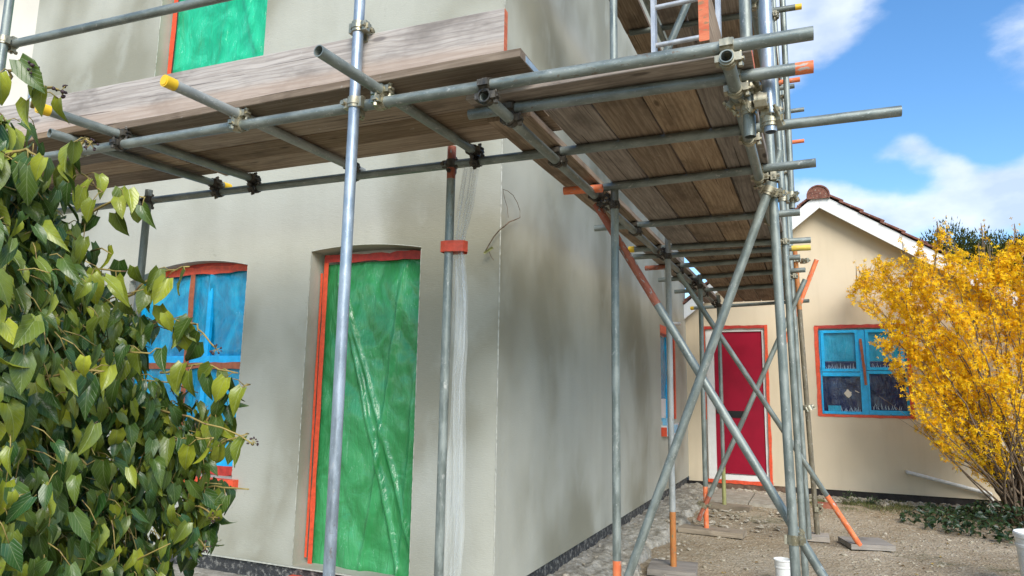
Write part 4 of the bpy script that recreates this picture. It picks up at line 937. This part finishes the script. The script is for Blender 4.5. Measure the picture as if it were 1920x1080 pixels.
mb.add(vs, [(j*n+i, j*n+i+1, (j+1)*n+i+1, (j+1)*n+i) for j in range(8) for i in range(n-1)]); bgb = mb.build('plastic_bag', 'bin_bag', None, smooth=180); tag(bgb, 'dark grey plastic bag draped round the large white bucket', 'plastic bag')

# ------------------------------------------------------------------ vegetation
def leaf(mb, p, tipdir, normal, size, tone, rr, lobe=.5, wide=.42, droop=.5):
    """one ivy leaf: folded along the midrib, tip curling down"""
    t = tipdir.normalized(); s = t.cross(normal)
    if s.length < 1e-4: s = t.orthogonal()
    s.normalize(); n = s.cross(t).normalized()
    ws = [(0, .02), (.04, .30+lobe*.12), (.22, .50+lobe*.22), (.42, .56), (.60, .42+lobe*.05), (.80, .22), (1., .0)]
    cur = rr.uniform(.1, droop); fold = rr.uniform(.2, .8); wav = rr.uniform(-.06, .06); o = len(mb.v); tw = rr.uniform(-.4, .4)
    for k, (u, wd) in enumerate(ws):
        c = p+t*size*(u-.12*u*u)-n*size*cur*u*u*.6; wv = wd*wide*2*size*.5; back = -.12*size if k in (1,) else 0
        ss = (s*math.cos(tw*u)+n*math.sin(tw*u))
        for q, x in enumerate((-1, -.5, 0, .5, 1)):
            h = abs(x)*fold*wv+math.sin(k*1.7+x*3)*wav*size*abs(x)
            mb.v.append(tuple(c+ss*x*wv+n*h*.9+t*back*abs(x))); mb.tone.append(tone); mb.uv[o+k*5+q] = (.5+x*.5*min(1, wd*1.6), u)
    for k in range(6):
        for q in range(4): mb.f.append((o+k*5+q, o+k*5+q+1, o+(k+1)*5+q+1, o+(k+1)*5+q)); mb.mi.append(0)
    mb.usetone = True
iv = thing('ivy', 'large ivy bush with drooping glossy green and yellow-green leaves filling the left foreground', 'ivy', (-1.6, 1.05, 0))
lobes = [(-40, 330, 1.38, .16), (-30, 260, 1.36, .06), (15, 370, 1.5, .14), (60, 400, 1.62, .055), (60, 480, 1.55, .15), (108, 560, 1.62, .14), (20, 620, 1.5, .22), (195, 620, 1.7, .10), (255, 620, 1.76, .05), (110, 740, 1.6, .21), (225, 760, 1.7, .14),
         (320, 790, 1.78, .085), (400, 800, 1.82, .05), (325, 880, 1.74, .105), (20, 850, 1.45, .25), (160, 930, 1.6, .21), (275, 960, 1.70, .14), (390, 930, 1.8, .065), (380, 1000, 1.8, .045), (60, 1060, 1.45, .24), (200, 1090, 1.62, .20), (290, 1070, 1.72, .05), (-60, 600, 1.3, .25), (-80, 950, 1.3, .3)]
mb = MB(); st = MB(); bmesh_b = MB(); rr = random.Random(11)
L3 = [(D(a, b, d), r) for a, b, d, r in lobes]
cdir = Vector((.55, -.75, .35)).normalized()
for (c, r) in L3:
    k = int(5200*r*r)+18
    for i in range(k):
        v = Vector((rr.gauss(0, 1), rr.gauss(0, 1), rr.gauss(0, 1))).normalized()
        if v.dot(cdir) < -.2 and rr.random() < .65: v = -v
        p = c+v*r*(rr.uniform(.55, 1.0) if rr.random() < .75 else rr.uniform(.2, .6))
        nn = (v*.7+cdir*.55+Vector((rr.gauss(0, .6), rr.gauss(0, .5), rr.gauss(0, .4)))).normalized()
        tip = (Vector((rr.gauss(0, .45), rr.gauss(0, .35), -1))+v*.35); tip = tip-nn*tip.dot(nn)*.7
        size = rr.triangular(.028, .088, .048)
        tone = rr.uniform(0, .14) if rr.random() < .60 else rr.uniform(.2, .5) if rr.random() < .68 else rr.uniform(.5, 1.)
        leaf(mb, p, tip, nn, size, tone, rr, rr.uniform(0, 1), rr.uniform(.27, .44), 1.3)
        if rr.random() < .4:
            q = p+v*-.03+Vector((rr.uniform(-.03, .03), rr.uniform(-.03, .03), rr.uniform(.01, .05))); st.path([q, q.lerp(p, .5)+Vector((0, 0, .006)), p], [.0012, .0011, .001], 4)
# lower, out-of-frame body down to the ground, and the darker mass behind
for i in range(900):
    y = rr.uniform(.7, 1.5); x = -1.02*y-rr.uniform(.05, 1.1); z = rr.uniform(.05, .95)
    leaf(mb, Vector((x, y, z)), Vector((rr.gauss(0, .4), rr.gauss(0, .4), -1)), Vector((rr.gauss(.3, .5), rr.gauss(-.6, .5), .4)).normalized(), rr.uniform(.06, .10), rr.uniform(0, .2), rr, .5, .42, .9)
for (c, r) in L3:
    for i in range(int(520*r*r)+3):
        p = c+ray(100, 700).normalized()*rr.uniform(.08, .30)+Vector((rr.uniform(-1, 1), rr.uniform(-.5, .5), rr.uniform(-1, 1)))*r*.65
        leaf(mb, p, Vector((rr.gauss(0, .5), rr.gauss(0, .4), -1)), Vector((rr.gauss(.3, .6), rr.gauss(-.6, .5), .5)).normalized(), rr.uniform(.06, .10), rr.uniform(0, .12), rr, .5, .42, .9)
# stems reaching out of the bush with leaves and berry heads
reach = [((200, 760), (475, 830), 1.75, 1), ((120, 720), (280, 660), 1.55, 0), ((250, 860), (400, 825), 1.7, 0), ((60, 700), (190, 700), 1.5, 0), ((300, 700), (445, 700), 1.78, 0), ((150, 420), (275, 370), 1.65, 0), ((0, 745), (190, 700), 1.42, 0),
         ((90, 540), (232, 510), 1.6, 0), ((235, 560), (355, 500), 1.72, 0), ((250, 640), (335, 600), 1.75, 0), ((335, 600), (405, 655), 1.77, 1), ((50, 870), (165, 870), 1.45, 0), ((40, 1010), (120, 1010), 1.45, 0), ((340, 920), (420, 945), 1.78, 0), ((300, 1010), (385, 1025), 1.76, 1), ((0, 160), (60, 130), 1.3, 1), ((55, 200), (115, 170), 1.35, 1),
         ((150, 290), (170, 270), 1.5, 1), ((380, 800), (470, 720), 1.82, 0), ((330, 940), (465, 920), 1.8, 0), ((350, 890), (468, 815), 1.8, 0), ((0, 305), (80, 300), 1.35, 0), ((100, 320), (190, 360), 1.55, 0), ((320, 960), (400, 970), 1.75, 1)]
for (a, b, dp, berry) in reach:
    p = D(*a, dp-.02); q = D(*b, dp-.05); n = 9; pts = []
    for i in range(n+1):
        t = i/n; pts.append(p.lerp(q, t)+Vector((0, 0, .022*math.sin(t*3.1)))+Vector((rr.gauss(0, 1), rr.gauss(0, 1), rr.gauss(0, 1)))*.0025)
    st.path(pts, [.0036-.0018*i/n for i in range(n+1)], 6)
    for i in range(2, n+1):
        if berry and i > n-3: continue
        if rr.random() < .75:
            v = Vector((rr.gauss(0, .5), rr.gauss(-.3, .5), rr.gauss(-.3, .4))).normalized(); c = pts[i]+v*rr.uniform(.02, .04); st.path([pts[i], pts[i].lerp(c, .5)+Vector((0, 0, .006)), c], [.0013, .0012, .001], 4)
            leaf(mb, c, Vector((rr.gauss(0, .35), rr.gauss(0, .3), -1)), (cdir+Vector((rr.gauss(0, .4), rr.gauss(0, .4), 0))).normalized(), rr.uniform(.055, .085), rr.choice([.05, .12, .3, .5, .75]), rr, .6, .42, 1.0)
    if berry:
        bmesh_b = MB()
        for i in range(9):
            v = Vector((rr.gauss(0, 1), rr.gauss(0, 1), rr.gauss(0, 1))).normalized(); e = q+v*.013; st.path([q, e], [.0008, .0007], 4)
            pebble(bmesh_b, e, rr.uniform(.003, .0046), rr, 1.)
        bmesh_b.build('berry_cluster', 'berry', iv, smooth=180, origin=q)
for i in range(30):
    c, r = rr.choice(L3); p = c+Vector((rr.gauss(0, .5), rr.gauss(0, .5), rr.gauss(0, .5)))*r; d = Vector((rr.gauss(.5, .5), rr.gauss(-.2, .4), rr.gauss(.1, .4))).normalized(); st.path([p, p+d*r*.5+Vector((0, 0, .01)), p+d*r], [.0022, .0018, .0012], 5)
for i in range(9):
    x = -2.3+i*.09; pts = [Vector((x+rr.uniform(-.1, .1), 1.15, 0))]
    for k in range(7): pts.append(pts[-1]+Vector((rr.uniform(-.06, .03), rr.uniform(-.03, .03), .19)))
    st.path(pts, [.018-.0015*k for k in range(8)], 7)
mb.build('foliage', 'ivy_leaf', iv, smooth=180); st.build('stem', 'ivy_stem', iv, smooth=180)

# forsythia
fo = thing('forsythia', 'yellow flowering forsythia bush in front of the bungalow', 'shrub', (1.95, 9.45, 0))
mb = MB(); st = MB(); rr = random.Random(23)
def flower(p, d, s, tone):
    a = d.orthogonal().normalized(); b = d.cross(a).normalized(); th = rr.uniform(0, 1.57)
    for k in range(4):
        an = th+k*math.pi/2; u = a*math.cos(an)+b*math.sin(an); w_ = d.cross(u); op = rr.uniform(.15, .6)
        c = u*(1-op*.5)+d*op
        mb.add([p, p+c*s*.45+w_*s*.20, p+c*s-d*s*.1, p+c*s*.45-w_*s*.20], [(0, 1, 2, 3)], 0, tone)
def bounded(p): return p.y < BY-.06
B0 = Vector((2.08, 9.55, 0))
def grow(p, d, L_, r0, lvl, dens):
    n = max(4, int(L_/.10)); pts = [p]; dd = d.normalized()
    for i in range(n):
        dd = (dd+Vector((rr.gauss(0, .07), rr.gauss(0, .06), rr.gauss(0, .05)-.018*(1 if lvl else .6)))).normalized(); q = pts[-1]+dd*L_/n
        if q.y > BY-.12: q.y = BY-.12; dd.y = -abs(dd.y)*.3
        if q.z < .06: q.z = .06
        lim = 2.95+.12*math.sin(q.x*9)+.42*(noise.noise(Vector((q.x*9, q.y*5, 0)))+.15)
        if q.z > lim: q.z = lim; dd.z = min(dd.z, 0)
        pts.append(q)
    st.path(pts, [max(.0016, r0*(1-i/(n+.5))) for i in range(n+1)], 5)
    for i, q in enumerate(pts):
        t = i/n; fl = (t > .38 if lvl == 0 else t > .05)
        hz = q.z
        if fl and hz > .18:
            m_ = int(dens*(2.3 if lvl else 1.6)*min(1, .5+hz/1.1)*rr.uniform(.4, 1.6))
            for k in range(m_):
                e = q+Vector((rr.gauss(0, .017), rr.gauss(0, .017), rr.gauss(0, .03))); d2 = Vector((rr.gauss(0, 1), rr.gauss(-.4, 1), rr.gauss(0, .8))).normalized()
                flower(e, d2, rr.triangular(.018, .046, .032), min(1, max(0, rr.gauss(.6, .28))))
    if lvl < 2:
        for i in range(2, n+1):
            t = i/n
            if t < .25 and lvl == 0: continue
            for _ in range(1 if lvl == 0 else (1 if rr.random() < .35 else 0)):
                sd = (dd*.3+Vector((rr.gauss(-.15, .7), rr.gauss(-.15, .45), rr.gauss(.45, .45)))).normalized(); grow(pts[i], sd, rr.uniform(.10, .28)*(1 if lvl == 0 else .6), r0*.38, lvl+1, dens)
def aim(px, py, y, k=1):
    t = P(px+(34 if px > 1650 and py > 540 else 14), py+(25 if py < 500 else 10 if py < 560 else 0), y=y); return t
tips = []
for (px, py) in [(1605, 505), (1640, 530), (1690, 470), (1730, 480), (1775, 430), (1845, 440), (1900, 430), (1625, 590), (1660, 560), (1660, 640), (1655, 690), (1690, 610), (1720, 560), (1760, 520), (1810, 500), (1860, 480), (1930, 460), (1700, 700), (1690, 750), (1720, 800), (1750, 850), (1735, 640), (1770, 600), (1820, 560), (1870, 540), (1920, 520), (1780, 700), (1830, 650), (1880, 620), (1950, 600), (1800, 780), (1860, 740), (1960, 700), (1990, 520), (2050, 600), (1710, 740), (1745, 700), (1680, 660), (1990, 800), (2060, 480), (1780, 560), (1835, 480), (1750, 440), (1695, 515), (1670, 600), (1730, 600), (1840, 600), (1900, 580), (1790, 640), (1760, 780), (1745, 830), (1770, 870), (1800, 850), (1760, 810), (1740, 790), (1840, 840), (1620, 560), (1640, 520), (1700, 560), (1660, 520), (1880, 470), (1920, 640), (1940, 540)]:
    tips.append(aim(px, py, rr.uniform(8.95, 10.35)))
for T in tips:
    b = B0+Vector((rr.uniform(-.16, .2), rr.uniform(-.15, .15), 0)); v = T-b; L_ = v.length*1.02
    d = (v.normalized()+Vector((0, 0, .28))).normalized()
    # bend from an upright start to the tip
    n = max(6, int(L_/.14)); pts = []
    for i in range(n+1):
        t = i/n; up = b+d*L_*t*.98; q = b.lerp(T, t)+Vector((0, 0, .28*L_*t*(1-t)))+Vector((rr.gauss(0, .012), rr.gauss(0, .012), 0)); q.y = min(q.y, BY-.12); pts.append(q)
    tg_ = (pts[-1]-pts[-3]).normalized(); tg_ = (tg_+Vector((rr.gauss(-.1, .15), 0, .35))).normalized()
    for q_ in range(rr.choice([2, 3, 4])):
        e_ = pts[-1]+tg_*.08+Vector((rr.gauss(0, .008), rr.gauss(0, .008), 0)); e_.y = min(e_.y, BY-.12); pts.append(e_)
    n = len(pts)-1
    st.path(pts, [max(.0025, .014*(1-i/(n+1))) for i in range(n+1)], 6)
    for i, q in enumerate(pts):
        t = i/n
        if t > .30:
            for k in range(int(4.2*rr.uniform(.4, 1.5))):
                e = q+Vector((rr.gauss(0, .02), rr.gauss(0, .02), rr.gauss(0, .04))); flower(e, Vector((rr.gauss(0, 1), rr.gauss(-.4, 1), rr.gauss(0, .8))).normalized(), rr.triangular(.018, .046, .032), min(1, max(0, rr.gauss(.6, .28))))
        if t > .24 and rr.random() < .85:
            for _ in range(2 if t > .6 else 1):
                tg = (pts[min(n, i+1)]-pts[max(0, i-1)]).normalized(); grow(q, tg*.6+Vector((rr.gauss(-.1, .6), rr.gauss(-.1, .4), rr.gauss(.3, .4))), rr.uniform(.06, .24), .0035, 1, 1.15)
for i in range(44):
    d = Vector((rr.gauss(-.05, .4), rr.gauss(-.1, .3), 1)); grow(B0+Vector((rr.uniform(-.2, .25), rr.uniform(-.15, .15), 0)), d, rr.uniform(1.0, 2.4), .013, 2, .25)
mb.build('blossom', 'petal', fo); st.build('stem', 'fors_stem', fo, smooth=180)

# ground ivy under the bush
mb = MB(); rr = random.Random(31)
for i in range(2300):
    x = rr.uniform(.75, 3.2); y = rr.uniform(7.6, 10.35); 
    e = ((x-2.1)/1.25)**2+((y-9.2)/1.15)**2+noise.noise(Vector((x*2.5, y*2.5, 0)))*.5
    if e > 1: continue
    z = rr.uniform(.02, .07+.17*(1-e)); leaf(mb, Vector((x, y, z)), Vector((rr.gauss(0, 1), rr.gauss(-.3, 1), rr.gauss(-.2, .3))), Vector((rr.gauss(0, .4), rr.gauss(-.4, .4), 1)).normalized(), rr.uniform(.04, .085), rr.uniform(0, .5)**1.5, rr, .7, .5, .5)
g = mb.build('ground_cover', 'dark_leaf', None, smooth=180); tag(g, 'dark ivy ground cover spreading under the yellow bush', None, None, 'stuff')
# grass and weeds along the bungalow
mb = MB()
for i in range(9000):
    x = rr.uniform(-.35, 3.0); y = 10.15+rr.gauss(0, .26)-.0*x
    if y > 10.5 or noise.noise(Vector((x*3, y*3, 0))) < -.12: continue
    if x < .2 and rr.random() < .5: continue
    h = rr.uniform(.015, .06); a = rr.uniform(0, 6.3); lean = Vector((rr.gauss(0, .5), rr.gauss(0, .5), 1)).normalized()*h; w_ = Vector((math.cos(a), math.sin(a), 0))*.0035; p = Vector((x, y, .0))
    mb.add([p-w_, p+w_, p+lean+w_*.4, p+lean*1.05], [(0, 1, 2, 3)], 0, rr.random())
g = mb.build('grass', 'grass', None); tag(g, 'thin short grass between soil and bungalow wall', None, None, 'stuff')
def weed(px, py, label, s, seed):
    c = P(px, py, z=0); mb = MB(); r2 = random.Random(seed)
    for i in range(130):
        v = Vector((r2.gauss(0, 1), r2.gauss(0, 1), abs(r2.gauss(0, 1)))).normalized(); leaf(mb, c+v*s*r2.uniform(.2, 1), v+Vector((0, 0, -.2)), (Vector((0, -.3, 1))+v*.3).normalized(), r2.uniform(.02, .04), r2.uniform(.1, .8), r2, .3, .3, .5)
    ob = mb.build('weed', 'dark_leaf', None, smooth=180, origin=c); tag(ob, label, 'weed', 'weeds along the bungalow wall')
weed(1592, 944, 'bright green leafy weed at the foot of the bungalow wall left of the other', .15, 1); weed(1635, 946, 'darker sparse weed among stones beside the bright green one', .10, 2)

mb = MB(); rr = random.Random(77)
for i in range(260):
    x = rr.uniform(-1.2, 2.6); y = rr.uniform(5.0, 10.2)
    if x < .5 and rr.random() < .55: continue
    leaf(mb, Vector((x, y, ground_z(x, y)+.008)), Vector((rr.gauss(0, 1), rr.gauss(0, 1), .1)), Vector((rr.gauss(0, .3), rr.gauss(0, .3), 1)).normalized(), rr.uniform(.018, .045), rr.random(), rr, .3, .45, .6)
g = mb.build('leaf_litter', 'dry_leaf', None, smooth=180); tag(g, 'dry brown and yellow leaves blown over the soil', None, None, 'stuff')
# evergreen trees beyond the bungalow
def conifer(cx_, cy_, top, rad, label, seed):
    r2 = random.Random(seed); t = thing('evergreen_tree', label, 'tree', (cx_, cy_, 0), 'evergreen trees beyond the bungalow')
    mb = MB(); mb.path([(cx_, cy_, 0), (cx_+.1, cy_, top*.5), (cx_, cy_, top*.9)], [.22, .15, .04], 8)
    for k in range(26):
        z = top*(.2+.7*k/26); a = r2.uniform(0, 6.3); L_ = rad*(1.1-.6*k/26); mb.path([(cx_, cy_, z), (cx_+math.cos(a)*L_*.8, cy_+math.sin(a)*L_*.8, z+.35)], [.04, .01], 5)
    mb.build('trunk', 'bark', t)
    mb = MB()
    tips_ = []
    for k in range(150):
        z = top*(.18+.78*r2.random()**.7); rr_ = rad*(1-.55*((z/top)**3))*(r2.uniform(.55, 1)); a = r2.uniform(0, 6.3); tips_.append(Vector((cx_+math.cos(a)*rr_, cy_+math.sin(a)*rr_, z+r2.gauss(0, .1))))
    for k in range(14): tips_.append(Vector((cx_+r2.gauss(0, rad*.5), cy_+r2.gauss(0, .5), top+r2.uniform(-.45, .12))))
    for c in tips_:
        tn = r2.uniform(0, 1); cl = r2.uniform(.28, .46)
        for k in range(125):
            v = Vector((r2.gauss(0, 1), r2.gauss(0, 1), r2.gauss(.25, .9))); v.normalize(); p = c+Vector((v.x*cl, v.y*cl, v.z*cl*1.1))*r2.random()**.6
            d = (v*.6+Vector((0, 0, .8))).normalized()*r2.uniform(.06, .13); s_ = d.cross(Vector((r2.gauss(0, 1), r2.gauss(0, 1), 0))).normalized()*.022
            mb.add([p-s_, p+s_, p+d], [(0, 1, 2)], 0, min(1, max(0, tn*.6+r2.uniform(0, .4))))
    mb.build('crown', 'needle', t)
conifer(4.35, 25, 6.35, 1.5, 'dark evergreen tree beyond the roof slope, leftmost of the three', 1)
conifer(6.2, 25.5, 6.35, 1.5, 'dark evergreen tree behind the top of the yellow bush, middle of the three', 2)
conifer(8.2, 26, 6.2, 1.5, 'dark evergreen tree cut by the right picture edge', 3)
